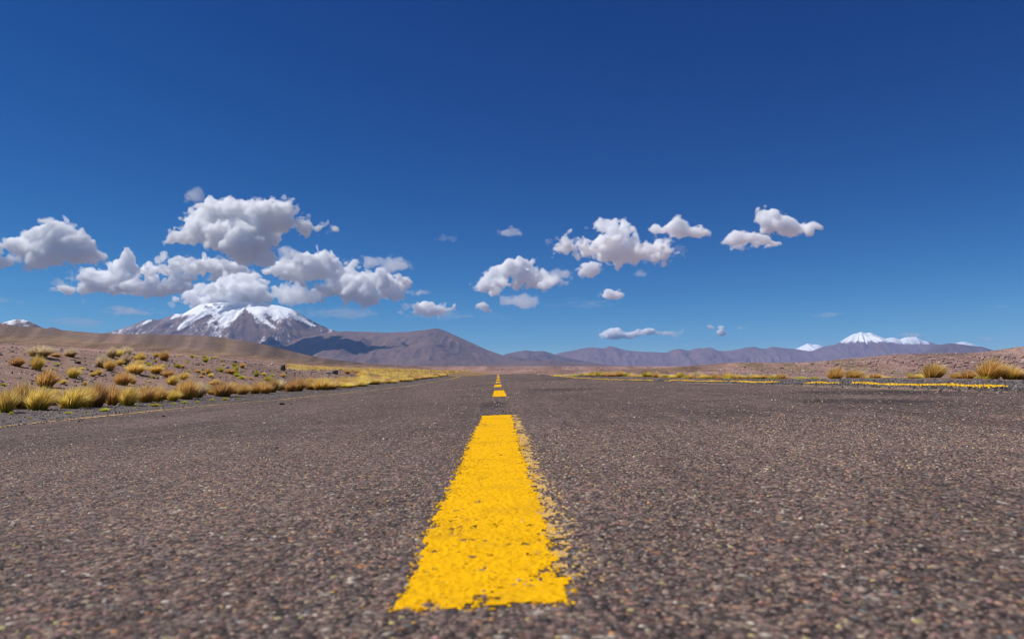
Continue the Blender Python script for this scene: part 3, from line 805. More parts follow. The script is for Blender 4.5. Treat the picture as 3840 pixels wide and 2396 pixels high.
# stones: low domes with a flat uneven top, all of one mesh
def domes(x, y, z, r, hgt, cols, mat, name, parent=None, tilt=.5, flat=.62, shards=6):
    n = len(x)
    a0 = rng.random(n) * 2 * np.pi
    ang = a0[:, None] + (np.arange(shards)[None] + rng.uniform(-.28, .28, (n, shards))) * 2 * np.pi / shards
    rad = r[:, None] * rng.uniform(.72, 1.18, (n, shards))
    el = rng.uniform(.65, 1.0, n)[:, None]; ea = rng.random(n)[:, None] * np.pi
    bx, by = np.cos(ang) * rad, np.sin(ang) * rad
    ux = bx * np.cos(ea) + by * np.sin(ea); uy = (-bx * np.sin(ea) + by * np.cos(ea)) * el
    bx, by = ux * np.cos(ea) - uy * np.sin(ea), ux * np.sin(ea) + uy * np.cos(ea)
    lo = np.stack([x[:, None] + bx, y[:, None] + by, np.broadcast_to((z - hgt * .35)[:, None], bx.shape)], -1)
    sx, sy = rng.uniform(-tilt, tilt, n)[:, None], rng.uniform(-tilt, tilt, n)[:, None]
    k = flat * rng.uniform(.8, 1.15, (n, shards))
    hz = z[:, None] + hgt[:, None] * (1 + rng.uniform(-.15, .15, (n, shards))) + (bx * sx + by * sy) * k * np.minimum(1, hgt / r)[:, None]
    hi = np.stack([x[:, None] + bx * k, y[:, None] + by * k, hz], -1)
    v = np.concatenate([lo, hi], 1).reshape(-1, 3)
    s = shards
    i = np.arange(s); j = (i + 1) % s
    side = np.stack([i, j, s + j, s + i], 1)
    top = np.array([[s, s + 1, s + 2, s + 3], [s, s + 3, s + 4, s + 5]]) if s == 6 else np.array([[s, s + 1, s + 2, s + 3]])
    f1 = np.concatenate([side, top])
    f = (f1[None] + (np.arange(n) * 2 * s)[:, None, None]).reshape(-1, 4)
    me = mesh_np(name, v, f, 4)
    set_color(me, 'tint', np.repeat(cols, 2 * s, 0))
    o = add(name, me, mat, parent, kind='stuff')
    return o

def stone_material(name, rough=.85, scale=120.0, bump=.003, spec=.25):
    t = NT(name)
    co = t.coord()
    n = t.noise(co, scale, 4, .65)
    c = t.mix(1.0, t.attr('tint').outputs['Color'], t.ramp(n, [(.3, .68), (.5, 1.0), (.72, 1.35)]), 'MULTIPLY')
    m = t.base(c, rough, spec)
    t.bump(n, .6, bump)
    return m
m_stone = stone_material('aggregate stone')
m_pstone = stone_material('painted stone', .9, 120.0, .003, .05)
PAL = np.array([c for _p, c in STONES]) * np.array([1.17, 1.11, 1.05]); PW = np.array([.11, .15, .18, .16, .10, .10, .08, .05, .035, .028, .007]); PW = PW / PW.sum()
PAL = np.concatenate([PAL, [[.36, .30, .13], [.30, .16, .15], [.13, .14, .15]]]); PW = np.concatenate([PW * .90, [.03, .045, .025]])

# jittered scatter of the aggregate that stands proud of the binder close to the lens
sp = .0069
gx, gy = np.meshgrid(np.arange(-2.9, 2.9, sp), np.arange(.44, 2.9, sp))
gx, gy = gx.ravel(), gy.ravel()
m = (gx > -.76 * gy - .04) & (gx < .80 * gy + .04)
m &= rng.random(len(gx)) < np.interp(gy, [.4, 1.3, 2.1, 2.9], [.84, .80, .55, .12])
gx, gy = gx[m], gy[m]
gx = gx + rng.uniform(-.5, .5, len(gx)) * sp; gy = gy + rng.uniform(-.5, .5, len(gy)) * sp
din = np.minimum(np.minimum(gx + .094, .068 - gx), np.minimum(gy - .655, 3.83 - gy) * .7) + .006 * fbm(gx / .04, gy / .06, 3, 303)
onpaint = din > -.022
n = len(gx)
r = .0020 + .0028 * rng.random(n) ** 2.0 + (rng.random(n) < .05) * .0025 * rng.random(n)
hh = r * rng.uniform(.10, .48, n)
ci = rng.choice(len(PAL), n, p=PW)
cc = PAL[ci] * rng.uniform(.8, 1.2, (n, 1))
patch = (fbm(gx / .35, gy / .8, 3, 301) > .28)
cc = np.where(patch[:, None], cc * .72, cc)
pale = (gx > .06) & (gx < .115) & (gy > .7) & (gy < 3.85) & (rng.random(n) < .30)
cc = np.where(pale[:, None], np.array([.55, .36, .13]), cc)
spat = (np.abs(gx) < .22) & (gy < 1.6) & (rng.random(n) < .004)
cc = np.where(spat[:, None], np.array([.66, .40, .06]), cc)
r = np.where(spat, np.minimum(r, .0045), r); hh = np.where(spat, hh * .5, hh)
chip = fbm(gx / .02, gy / .03, 3, 107) + .6 * fbm((gx - .03) / .03, gy / .35, 3, 305) + .5 * smooth(.95, .7, gy) * smooth(.08, .0, np.abs(gx - .02))
yes = (rng.random(n) < smooth(-.021, .009, din)) & (chip < .62)
ins = din > .004
hh = np.where(ins, hh * .75, hh)
painted = np.array([.82, .445, .003]) * rng.uniform(.78, 1.06, (n, 1)) * np.array([1, 1, 1]) + (rng.random((n, 1)) < .12 + .5 * (chip > .42)[:, None]) * np.array([-.22, -.14, .006])
painted = painted * (1 - .30 * smooth(.05, .5, fbm(gx / .05, gy / .16, 4, 331)))[:, None] * (1 - .25 * smooth(-.1, .5, fbm((gx - .02) / .03, gy / .05, 3, 333)) * smooth(.09, .0, np.abs(gx - .015)) * smooth(1.1, .7, gy))[:, None]
a, b = yes & onpaint, ~(yes & onpaint)
domes(gx[b], gy[b], road_top(gx[b], gy[b]), r[b], hh[b], cc[b], m_stone, 'asphalt_aggregate', road, shards=4)
domes(gx[a], gy[a], road_top(gx[a], gy[a]) + .0006, r[a], hh[a], painted[a], m_pstone, 'painted_aggregate', road, shards=4)

# prouder chips farther along the road, where only they catch the light
n = 20000
cy2 = 2.3 * (22 / 2.3) ** (rng.random(n) ** .8)
cx2 = rng.uniform(-1, 1, n) * np.minimum(.82 * cy2 + .2, 3.15)
k = ~((cx2 > -.12) & (cx2 < .13) & ((cy2 < 3.9) | ((cy2 > 7.1) & (cy2 < 10.5))))
cx2, cy2 = cx2[k], cy2[k]; n = len(cx2)
r = (.0035 + .0045 * rng.random(n) ** 2) * np.interp(cy2, [2, 10, 22], [.8, 1.2, 1.8])
cc = PAL[rng.choice(len(PAL), n, p=PW)] * rng.uniform(.6, 1.5, (n, 1))
domes(cx2, cy2, road_top(cx2, cy2), r, r * rng.uniform(.35, .8, n), cc, m_stone, 'asphalt_aggregate', road, shards=4)

# gravel and broken asphalt along both edges
m_grav = stone_material('gravel', .9, 45.0, .006)
def gravel(name, x0, x1, y0, y1, n, pal, seed, rmin=.006, rmax=.024, dens=None, ypow=1.9):
    x = rng.uniform(x0, x1, n); y = y0 + (y1 - y0) * rng.random(n) ** ypow
    if dens is not None:
        k = rng.random(n) < dens(x, y)
        x, y = x[k], y[k]
    n = len(x)
    r = rmin + (rmax - rmin) * rng.random(n) ** 2.6 * np.interp(y, [y0, y1], [1.0, 1.7])
    r = r * np.interp(y, [y0, y1], [1.0, 1.5])
    z = np.where(np.abs(x) < 3.32, road_top(x, y), ground_z(x, y))
    c = np.array(pal)[rng.integers(0, len(pal), n)] * rng.uniform(.75, 1.25, (n, 1))
    return x, y, z, r, c
GREYS = [(.17, .145, .14), (.12, .105, .105), (.22, .18, .165), (.085, .075, .08), (.26, .21, .185), (.20, .15, .13)]
x, y, z, r, c = gravel('g', -4.75, -3.12, 3.4, 44, 26000, GREYS, 1, .004, .0125, dens=lambda x, y: smooth(-3.05, -3.4, x) * smooth(-4.8, -4.2, x) + .05)
domes(x, y, z, r, r * rng.uniform(.45, .95, len(r)), c, m_grav, 'gravel', None, .6, shards=4)
BLACKS = [(.070, .062, .064), (.045, .040, .042), (.11, .098, .096), (.16, .135, .125), (.085, .075, .075)]
xb = lambda y: 3.22 + .08 * fbm(y / .9, y * 0 + 2.2, 3, 431)
x, y, z, r, c = gravel('g', 2.85, 4.9, 3.3, 52, 26000, BLACKS + GREYS[:3], 2, .005, .018, dens=lambda x, y: smooth(2.85, 3.2, x) * smooth(5.0, 4.4, x) * .9)
band = np.abs(x - xb(y)) < .30
c = np.where((band & (rng.random(len(x)) < .7))[:, None], np.array(BLACKS)[rng.integers(0, 5, len(x))], c)
lift = .016 * np.exp(-((x - xb(y)) / .16) ** 2) * (1 + .8 * fbm(y / .6, x * 0, 3, 433))
yel = (np.abs(x - xb(y) - .01) < .055 + .02 * fbm(y / .5, y * 0, 2, 437)) & (fbm(y / .55, y * 0 + 4, 3, 439) > -.28) & (rng.random(len(x)) < .85)
hh = r * rng.uniform(.4, .8, len(r))
domes(x[~yel], y[~yel], (z + lift * .6)[~yel], r[~yel], hh[~yel], c[~yel], m_grav, 'gravel', None, .6, shards=4)
# the painted crumbs of the broken line, plus more of them
xe = []
n = 9000
yy_ = 3.3 + 40 * rng.random(n) ** 1.9
xx_ = xb(yy_) + .01 + rng.normal(0, .026, n)
k = fbm(yy_ / .30, yy_ * 0 + 4, 3, 439) > -.12
xx_, yy_ = xx_[k], yy_[k]; n = len(xx_)
rr_ = (.004 + .008 * rng.random(n) ** 2) * np.interp(yy_, [3, 43], [1, 1.8])
zz_ = np.where(np.abs(xx_) < 3.32, road_top(xx_, yy_), ground_z(xx_, yy_)) + .020 * np.exp(-((xx_ - xb(yy_)) / .12) ** 2) * (1 + .8 * fbm(yy_ / .6, xx_ * 0, 3, 433))
cy_ = np.array([(.72, .42, .015), (.60, .34, .012), (.78, .47, .03)])[rng.integers(0, 3, n)] * rng.uniform(.8, 1.1, (n, 1))
domes(xx_, yy_, zz_, rr_, rr_ * rng.uniform(.5, .9, n), cy_, m_grav, 'edge_line_crumbs', road, .6, shards=4)
# ------------------------------------------------------------------ grass tussocks
t = NT('dry bunch grass')
c = t.attr('tint').outputs['Color']
inf = t.node('ShaderNodeObjectInfo')
hs = t.node('ShaderNodeHueSaturation', {'Color': c, 'Hue': t.math('MULTIPLY_ADD', inf.outputs['Random'], .03, .485), 'Value': t.math('MULTIPLY_ADD', inf.outputs['Random'], .25, .9), 'Saturation': 1.0})
t.n.remove(t.b)
df = t.node('ShaderNodeBsdfDiffuse', {'Color': hs.outputs[0]})
tr = t.node('ShaderNodeBsdfTranslucent', {'Color': hs.outputs[0]})
mx = t.node('ShaderNodeMixShader', {0: .45, 1: df.outputs[0], 2: tr.outputs[0]})
t.t.links.new(mx.outputs[0], t.out.inputs['Surface'])
m_grass = t.m

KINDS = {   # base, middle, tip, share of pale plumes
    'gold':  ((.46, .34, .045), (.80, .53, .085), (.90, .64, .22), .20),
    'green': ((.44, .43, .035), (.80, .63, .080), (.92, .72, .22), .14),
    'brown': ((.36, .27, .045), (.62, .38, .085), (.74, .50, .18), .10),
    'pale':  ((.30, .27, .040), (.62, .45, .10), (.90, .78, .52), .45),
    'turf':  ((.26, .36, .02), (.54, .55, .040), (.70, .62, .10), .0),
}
def blades(kind, n, seed, spread=.36, wind=.42, wid=.011, upright=1.0, round_top=.55):
    """unit tussock: about 1 wide, 1 high, base at z = 0"""
    g = np.random.default_rng(seed)
    b, m, tp, plume = [np.array(v) for v in KINDS[kind]]
    rr = g.random(n) ** .42 * spread * .62
    th = g.random(n) * 2 * np.pi
    x0, y0 = rr * np.cos(th), rr * np.sin(th)
    # the lean grows outwards; outer blades are shorter, so the outline is a low dome
    lean = (rr / (spread * .62)) ** 1.2 * g.uniform(.45, 1.15, n) + g.normal(0, .10, n)
    L = (1.02 - round_top * .55 * (rr / (spread * .62)) ** 2) * g.uniform(.62, 1.0, n)
    isp = g.random(n) < plume * .35
    L = np.where(isp, L * 1.08, L)
    clump = np.floor(th / (2 * np.pi) * 9) + np.floor(rr * 9)
    sway = .10 * np.sin(clump * 12.9898)
    dx = np.cos(th) * lean * .62 + wind * g.uniform(.4, 1.2, n) * .55 + sway
    dy = np.sin(th) * lean * .62 + sway * .6
    segs = 4
    V = []
    C = []
    w = wid * g.uniform(.6, 1.3, n)
    pa = g.random(n) * np.pi
    hue = g.uniform(.80, 1.18, n)
    odd = g.random(n)
    for k in range(segs + 1):
        s = k / segs
        bx = x0 + dx * L * (s * .45 + s * s * .75)
        by = y0 + dy * L * (s * .45 + s * s * .75)
        bz = L * upright * (s - .28 * s * s * np.clip(np.hypot(dx, dy), 0, 1.6))
        ww = w * (1 - .82 * s ** 1.5) * np.where(isp & (s > .55), 1.8, 1.0)
        if k < segs:
            V.append(np.stack([bx - np.cos(pa) * ww, by - np.sin(pa) * ww, bz], 1)); V.append(np.stack([bx + np.cos(pa) * ww, by + np.sin(pa) * ww, bz], 1))
            reps = 2
        else:
            V.append(np.stack([bx, by, bz], 1)); reps = 1
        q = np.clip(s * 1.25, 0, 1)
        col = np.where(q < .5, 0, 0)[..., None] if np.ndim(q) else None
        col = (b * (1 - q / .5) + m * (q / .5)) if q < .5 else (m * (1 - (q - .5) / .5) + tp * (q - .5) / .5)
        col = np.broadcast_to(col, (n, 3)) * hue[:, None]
        col = np.where((odd < .16)[:, None], col * np.array([.72, .60, .75]), col)
        col = np.where((isp & (s > .5))[:, None], np.array([.80, .68, .46]), col)
        for _ in range(reps):
            C.append(col)
    nv = 2 * segs + 1
    V = np.stack(V, 1).reshape(-1, 3); C = np.stack(C, 1).reshape(-1, 3)
    F_ = []
    for k in range(segs - 1):
        F_ += [(2 * k, 2 * k + 1, 2 * k + 3), (2 * k, 2 * k + 3, 2 * k + 2)]
    F_ += [(2 * segs - 2, 2 * segs - 1, 2 * segs)]
    f = (np.array(F_)[None] + (np.arange(n) * nv)[:, None, None]).reshape(-1, 3)
    return V, f, C

TM = {}
for ki, kind in enumerate(KINDS):
    for j in range(3):
        V, f, C = blades(kind, 900 if kind != 'turf' else 500, 500 + ki * 10 + j, wind=(.30, .18, .42)[j] if kind != 'turf' else .2, round_top=(.75, .6, .9)[j], wid=.014)
        lo_, hi_ = np.percentile(V, 1.5, 0), np.percentile(V, 98.5, 0)
        V = V / np.array([hi_[0] - lo_[0], hi_[1] - lo_[1], np.percentile(V[:, 2], 98.5)])
        V[:, 0] -= (lo_[0] + hi_[0]) / 2 / (hi_[0] - lo_[0]) * .9
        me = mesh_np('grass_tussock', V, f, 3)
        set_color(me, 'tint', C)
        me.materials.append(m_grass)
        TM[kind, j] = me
trng = random.Random(11)
def tussock(px, py, w, h, kind, label=None, group=None, name='grass_tussock', sink=.06):
    x, d, z = hit(px, py)
    if d > 140 and label is not None:
        print('FAR tussock', px, py, d)
    W, H = w * d / F * .95, h * d / F * .97
    j = trng.randrange(3)
    o = add(name, TM[kind, j])
    o.location = (x, d + W * .15, z - H * sink)
    o.rotation_euler = (0, 0, trng.uniform(-.45, .45))
    o.scale = (W, W * trng.uniform(.8, 1.0), H * 1.06)
    o['label'] = label; o['category'] = 'grass tussock' if name == 'grass_tussock' else 'shrub'
    if group:
        o['group'] = group
    return o

BT = 'tussocks scattered over the stony bank'
VT = 'tussocks lining the gravel below the bank'
BIG = [
 (144, 1339, 88, 44, 'pale', 'broad brown tussock with pale plumes on the crest of the bank', BT),
 (207, 1338, 36, 14, 'brown', 'low reddish tuft beside the broad plumed tussock on the crest', BT),
 (261, 1338, 47, 32, 'pale', 'round straw-pale tussock alone on the crest of the bank', BT),
 (61, 1373, 50, 32, 'brown', 'dark golden tussock near the picture edge halfway up the bank', BT),
 (137, 1388, 50, 56, 'green', 'tall yellow-green tussock just below the broad plumed one', BT),
 (172, 1452, 74, 66, 'gold', 'big golden tussock combed over by the wind, low on the bank', BT),
 (273, 1418, 46, 42, 'green', 'upright green-based tussock casting a dark shadow mid-bank', BT),
 (236, 1441, 24, 18, 'green', 'small dome of green grass below the upright shadow-casting tussock', BT),
 (317, 1446, 19, 18, 'green', 'small tuft at the top of the dense verge grass', BT),
 (379, 1378, 42, 48, 'pale', 'pale brown-hearted tussock, upper of the overlapping pair', BT),
 (408, 1392, 42, 46, 'gold', 'golden tussock, lower of the overlapping pair', BT),
 (415, 1343, 38, 40, 'pale', 'dark green-hearted plumed tussock, first of the cluster on the crest', BT),
 (441, 1338, 32, 28, 'green', 'low green tussock in the middle of the crest cluster', BT),
 (468, 1337, 44, 38, 'pale', 'highest plumed tussock of the crest cluster', BT),
 (468, 1367, 38, 42, 'pale', 'feathery mauve-tipped tussock under the crest cluster', BT),
 (446, 1370, 32, 24, 'green', 'short green tussock leaning on the feathery mauve-tipped one', BT),
 (522, 1355, 42, 33, 'green', 'tidy fan-shaped tussock beside the crest cluster', BT),
 (585, 1340, 26, 20, 'green', 'small green tussock touching a darker one on the crest', BT),
 (613, 1353, 38, 37, 'brown', 'dark tussock with bleached side stalks near the crest', BT),
 (506, 1403, 68, 44, 'gold', 'wide coppery tussock with a long shadow mid-bank', BT),
 (520, 1368, 34, 20, 'green', 'green tuft peeping over the wide coppery tussock', BT),
 (460, 1444, 64, 50, 'gold', 'large amber tussock just above the verge grass', BT),
 (497, 1440, 26, 22, 'brown', 'small rusty tuft at the side of the large amber tussock', BT),
 (583, 1400, 52, 33, 'gold', 'spreading golden tussock among grey stones', BT),
 (610, 1379, 19, 15, 'green', 'small round tuft above the spreading golden tussock', BT),
 (628, 1415, 44, 30, 'gold', 'bright golden tussock linked by a paler one to the verge', BT),
 (645, 1445, 44, 38, 'green', 'yellow tussock just above the tallest verge clump', BT),
 (688, 1423, 42, 27, 'gold', 'squat ochre tussock standing free above the verge', BT),
 (20, 1547, 74, 86, 'green', 'bleached verge tussock cut by the picture edge', VT),
 (78, 1532, 84, 98, 'brown', 'tall brown verge tussock next to the cut-off one', VT),
 (140, 1538, 96, 82, 'green', 'big rounded green-yellow verge tussock above the gravel', VT),
 (203, 1490, 46, 32, 'green', 'small leaning verge tuft set back in a gap', VT),
 (268, 1532, 100, 76, 'green', 'spiky verge tussock with loose pale stalks on one side', VT),
 (322, 1528, 66, 80, 'gold', 'golden verge tussock behind the spiky one', VT),
 (362, 1526, 70, 88, 'brown', 'brown-crowned verge tussock midway in the dense row', VT),
 (420, 1520, 62, 76, 'gold', 'narrow dusky verge tussock in the dense row', VT),
 (478, 1522, 70, 72, 'green', 'green-footed verge tussock bulging towards the road', VT),
 (545, 1510, 74, 66, 'gold', 'coppery verge tussock before the gap in the row', VT),
 (592, 1506, 62, 58, 'gold', 'pale gold verge tussock beside the gap in the row', VT),
 (647, 1505, 58, 44, 'green', 'low green verge tussock at the foot of the tallest clump', VT),
 (700, 1497, 84, 76, 'gold', 'tallest wind-combed verge clump with shining stalks', VT),
 (742, 1492, 56, 60, 'pale', 'pale-sided tussock closing the tallest verge clump', VT),
 (804, 1444, 40, 22, 'gold', 'low golden tuft behind the dark round verge tussock', VT),
 (836, 1487, 88, 54, 'brown', 'dark round verge tussock with a black shadow', VT),
 (910, 1480, 52, 38, 'brown', 'fan of brown grass after the dark round tussock', VT),
 (955, 1478, 48, 43, 'gold', 'yellow verge tussock between the brown fan and the wavy clump', VT),
 (996, 1477, 46, 42, 'gold', 'wavy blond verge tussock', VT),
 (1022, 1472, 44, 54, 'brown', 'purple-brown crowned verge tussock, tallest of its row', VT),
 (1046, 1466, 42, 40, 'pale', 'verge tussock with bleached stalks bent over its shadow', VT),
 (1089, 1470, 44, 44, 'gold', 'golden verge tussock ahead of the last big clump', VT),
 (1118, 1467, 62, 52, 'gold', 'last big golden clump of the verge row', VT),
 (1160, 1444, 36, 28, 'gold', 'golden tussock set back on the end of the bank', VT),
 (1215, 1462, 28, 24, 'brown', 'brown tussock standing by itself after the verge row', VT),
 (1218, 1436, 15, 17, 'brown', 'small dark tuft on the bare mound', VT),
 (1302, 1402, 26, 18, 'gold', 'pointed tan tussock on the crest of the bare mound', VT),
 (1340, 1401, 24, 16, 'gold', 'blond-topped tussock at the rim of the golden field', VT),
 (1358, 1414, 42, 23, 'gold', 'sloping golden tussock flank of the bare mound', VT),
 (1381, 1411, 20, 18, 'brown', 'brown tussock leaning on the sloping golden one', VT),
 (1395, 1424, 20, 16, 'brown', 'dark brown tussock at the corner of the bare mound', VT),
 (1375, 1429, 32, 15, 'gold', 'flat golden tuft below the bare mound', VT),
 (1431, 1433, 34, 17, 'gold', 'golden tussock where the verge meets the field', VT),
 (1004, 1430, 40, 20, 'turf', 'thin straggling tuft with dry stems on the slope', VT),
]
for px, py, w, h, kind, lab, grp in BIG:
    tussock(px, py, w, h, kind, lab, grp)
def short_of(lab):
    w = lab.split()
    k = next((i for i, x in enumerate(w) if x in ('tussock', 'tuft', 'clump', 'grass') and i > 0), 3) + 1
    return ' '.join(w[:k])
LOOK = {'green': 'yellow-green', 'turf': 'bright green', 'gold': 'golden'}
used_lab = {}
fr = random.Random(77)
for k in range(46):
    px = 8 + 1130 * k / 45.0 + fr.uniform(-9, 9)
    py = np.interp(px, [0, 150, 400, 600, 800, 1000, 1140], [1538, 1528, 1516, 1502, 1486, 1475, 1464]) - fr.uniform(2, 14)
    if 570 < px < 625 and fr.random() < .6:
        continue
    o = tussock(px, py, fr.uniform(.75, 1.15) * np.interp(px, [0, 1140], [70, 38]), fr.uniform(.4, 1.1) * np.interp(px, [0, 1140], [58, 34]), fr.choice(('gold', 'green', 'gold', 'pale', 'brown')),
                'lower golden tuft filling a gap in the row of verge tussocks above the gravel', 'filler tufts in the verge row', 'grass_tuft')
    o['category'] = 'grass tuft'
small_lab = 'small yellow-green grass tuft dotted among the stones of the bank'
for px, py, w, h in ((213, 1369, 20, 8), (198, 1386, 14, 9), (306, 1387, 17, 10), (348, 1412, 24, 18), (368, 1408, 26, 24), (557, 1372, 23, 14), (572, 1418, 18, 12), (583, 1358, 13, 11), (671, 1338, 13, 8), (702, 1360, 11, 8), (664, 1378, 27, 16),
                     (684, 1379, 18, 12), (719, 1338, 17, 9), (736, 1343, 14, 8), (770, 1358, 24, 20), (767, 1341, 18, 10), (795, 1344, 14, 9), (779, 1405, 25, 25), (740, 1397, 24, 12), (789, 1414, 21, 15), (754, 1415, 20, 9), (762, 1405, 16, 14),
                     (780, 1450, 20, 10), (805, 1346, 14, 10), (830, 1356, 12, 8), (835, 1369, 16, 6), (879, 1373, 18, 14), (909, 1380, 22, 19), (826, 1395, 25, 20), (860, 1402, 30, 20), (880, 1406, 28, 20), (884, 1393, 20, 24), (886, 1412, 20, 15),
                     (905, 1422, 30, 14), (962, 1413, 21, 24), (990, 1408, 18, 12), (940, 1424, 18, 10), (1061, 1414, 20, 16), (1037, 1394, 12, 6), (10, 1446, 20, 10), (160, 1458, 22, 8), (705, 1395, 16, 8), (557, 1433, 14, 7), (590, 1372, 14, 8), (1020, 1412, 16, 10)):
    kd = trng.choice(('green', 'turf', 'turf', 'gold'))
    o = tussock(px, py, w, h, kd, small_lab, 'small tufts on the stony bank', 'grass_tuft')
    o['category'] = 'grass tuft'
    nb = sorted(BIG, key=lambda b: math.hypot(b[0] - px, (b[1] - py) * 2))
    for b in nb[:4]:
        side = ('uphill of' if py < b[1] - 6 else 'downhill of' if py > b[1] + 6 else 'level with')
        lab = 'small %s tuft on the bank %s the %s' % (LOOK[kd], side, short_of(b[5]))
        if lab not in used_lab:
            used_lab[lab] = 1
            o['label'] = lab
            break
weed_lab = 'tiny green weed growing out of the dark gravel shoulder'
for px, py, w, h in ((255, 1552, 24, 9), (388, 1542, 36, 13), (322, 1556, 14, 7), (110, 1572, 12, 9), (580, 1524, 38, 12), (512, 1530, 14, 8), (652, 1517, 14, 8), (738, 1511, 16, 8), (793, 1503, 16, 8), (842, 1500, 24, 10), (893, 1498, 12, 7), (40, 1556, 14, 14), (690, 1513, 20, 10)):
    tussock(px, py, w, h, 'turf', weed_lab, 'weeds in the gravel shoulder', 'weed')['category'] = 'weed'
strip_lab = 'short golden-green tuft in the unbroken grass edge running to the road crest'
vr = random.Random(5)
for k in range(100):          # the verge from the end of the row to the crest of the road
    y = 15.5 * (58 / 15.5) ** (k / 99.0)
    x = -4.35 - vr.random() ** 1.5 * .9
    px = VX + x / y * F
    if px < 1150:
        continue
    z = float(ground_z(np.array([x]), np.array([y]))[0])
    W = vr.uniform(.30, .55); H = vr.uniform(.16, .30)
    kd = vr.choice(('gold', 'gold', 'green', 'green', 'brown'))
    o = add('grass_tuft', TM[kd, vr.randrange(3)], label=strip_lab, category='grass tuft', group='grass edge towards the crest of the road')
    o.location = (x, y, z - .02); o.scale = (W, W, H); o.rotation_euler = (0, 0, vr.uniform(-.5, .5))

RT = 'tussocks on the verge before the boulder slope'
RIGHT = [
 (3136, 1423, 72, 47, 'gold', 'golden tussock, first of the leaning pair beyond the broken yellow line'),
 (3205, 1423, 78, 37, 'brown', 'browner tussock, second of the leaning pair beyond the broken yellow line'),
 (3294, 1424, 82, 19, 'green', 'low yellow-green tussock after the leaning pair'),
 (3053, 1424, 38, 14, 'turf', 'flat green tuft before the leaning pair'),
 (3462, 1424, 76, 26, 'green', 'pale spreading tussock at the foot of the tall brown-tipped one'),
 (3505, 1423, 92, 62, 'brown', 'tall brown-tipped tussock standing before the grey boulders'),
 (3588, 1422, 52, 28, 'brown', 'low rusty tussock between the two tall ones'),
 (3634, 1422, 58, 36, 'gold', 'light amber tussock next to the tallest one'),
 (3722, 1422, 112, 78, 'gold', 'tallest amber tussock on the verge below the boulder slope'),
 (3790, 1423, 86, 52, 'gold', 'rounded amber tussock propped against the tallest one'),
 (3834, 1422, 44, 28, 'brown', 'amber tussock cut by the picture edge beyond the broken line'),
 (3690, 1425, 70, 22, 'turf', 'bright green tuft at the foot of the tallest amber tussock'),
 (2310, 1418, 22, 20, 'pale', 'pale plumed tussock at the start of the low verge row'),
 (2366, 1418, 42, 14, 'turf', 'low bright green mat of grass in the verge row'),
 (2458, 1420, 32, 14, 'green', 'low tuft next to the dark little shrub'),
 (2511, 1420, 42, 16, 'green', 'yellow-green tuft midway along the low verge row'),
 (2544, 1419, 26, 14, 'pale', 'pale tuft beside the yellow-green one in the low row'),
 (2617, 1421, 38, 29, 'pale', 'tallest straw-coloured tussock of the low verge row'),
 (2645, 1422, 62, 16, 'green', 'flat green tussock under the tallest straw-coloured one'),
 (2729, 1424, 48, 27, 'green', 'wind-bent green-gold tussock by the bluish shrub'),
 (2764, 1424, 42, 20, 'green', 'second wind-bent tussock away from the bluish shrub'),
 (2815, 1418, 38, 21, 'pale', 'mauve-tipped tussock set behind the low row'),
 (2845, 1424, 32, 12, 'turf', 'short green tuft in front of the mauve-tipped tussock'),
 (2900, 1426, 46, 22, 'green', 'leafy green-gold tussock near the end of the low row'),
 (2932, 1424, 38, 25, 'brown', 'brown-topped tussock near the end of the low row'),
 (2960, 1426, 28, 14, 'brown', 'small brown tuft near the end of the low row'),
 (3003, 1425, 52, 15, 'turf', 'broad low green tuft ending the low row'),
]
for px, py, w, h, kind, lab in RIGHT:
    d = max(5.4 / ((px - VX) / F), 7.6)
    x = (px - VX) / F * d
    z = float(ground_z(np.array([x]), np.array([d]))[0])
    W, H = w * d / F, h * d / F
    o = add('grass_tussock', TM[kind, trng.randrange(3)], label=lab, category='grass tussock', group=RT)
    o.location = (x, d, min(z, HC + (VY - py) / F * d) - .01); o.scale = (W * .82, W * .75, H * 1.0); o.rotation_euler = (0, 0, trng.uniform(-.4, .4))
for k in range(46):
    px = 2035 + 270 * (k / 45.0) + vr.uniform(-4, 4)
    y = 4.7 / ((px - VX) / F) * vr.uniform(1.0, 1.14)
    x = (px - VX) / F * y
    if y > 62:
        continue
    z = float(ground_z(np.array([x]), np.array([y]))[0])
    W = vr.uniform(.35, .6); H = vr.uniform(.12, .26)
    o = add('grass_tuft', TM[vr.choice(('green', 'turf', 'pale', 'gold')), vr.randrange(3)], label='short pale tuft on the verge where the broken line fades into the distance', category='grass tuft', group='grass edge beyond the broken line')
    o.location = (x, y, z - .02); o.scale = (W, W, H); o.rotation_euler = (0, 0, vr.uniform(-.5, .5))

for k in range(70):
    px = 2300 + 780 * (k / 69.0) ** 1.1 + vr.uniform(-6, 6) if k < 56 else vr.uniform(3240, 3470)
    y = max(5.0 / ((px - VX) / F) * vr.uniform(1.0, 1.12), 7.0)
    x = (px - VX) / F * y
    z = float(ground_z(np.array([x]), np.array([y]))[0])
    W = vr.uniform(18, 42) * y / F; H = vr.uniform(6, 15) * y / F
    o = add('grass_tuft', TM[vr.choice(('green', 'turf', 'turf', 'gold')), vr.randrange(3)], label='low yellow-green tuft filling the strip of grass beside the broken yellow line', category='grass tuft', group='low grass strip beside the broken line')
    o.location = (x, y, z - .015); o.scale = (W, W, H * 1.45); o.rotation_euler = (0, 0, vr.uniform(-.5, .5))

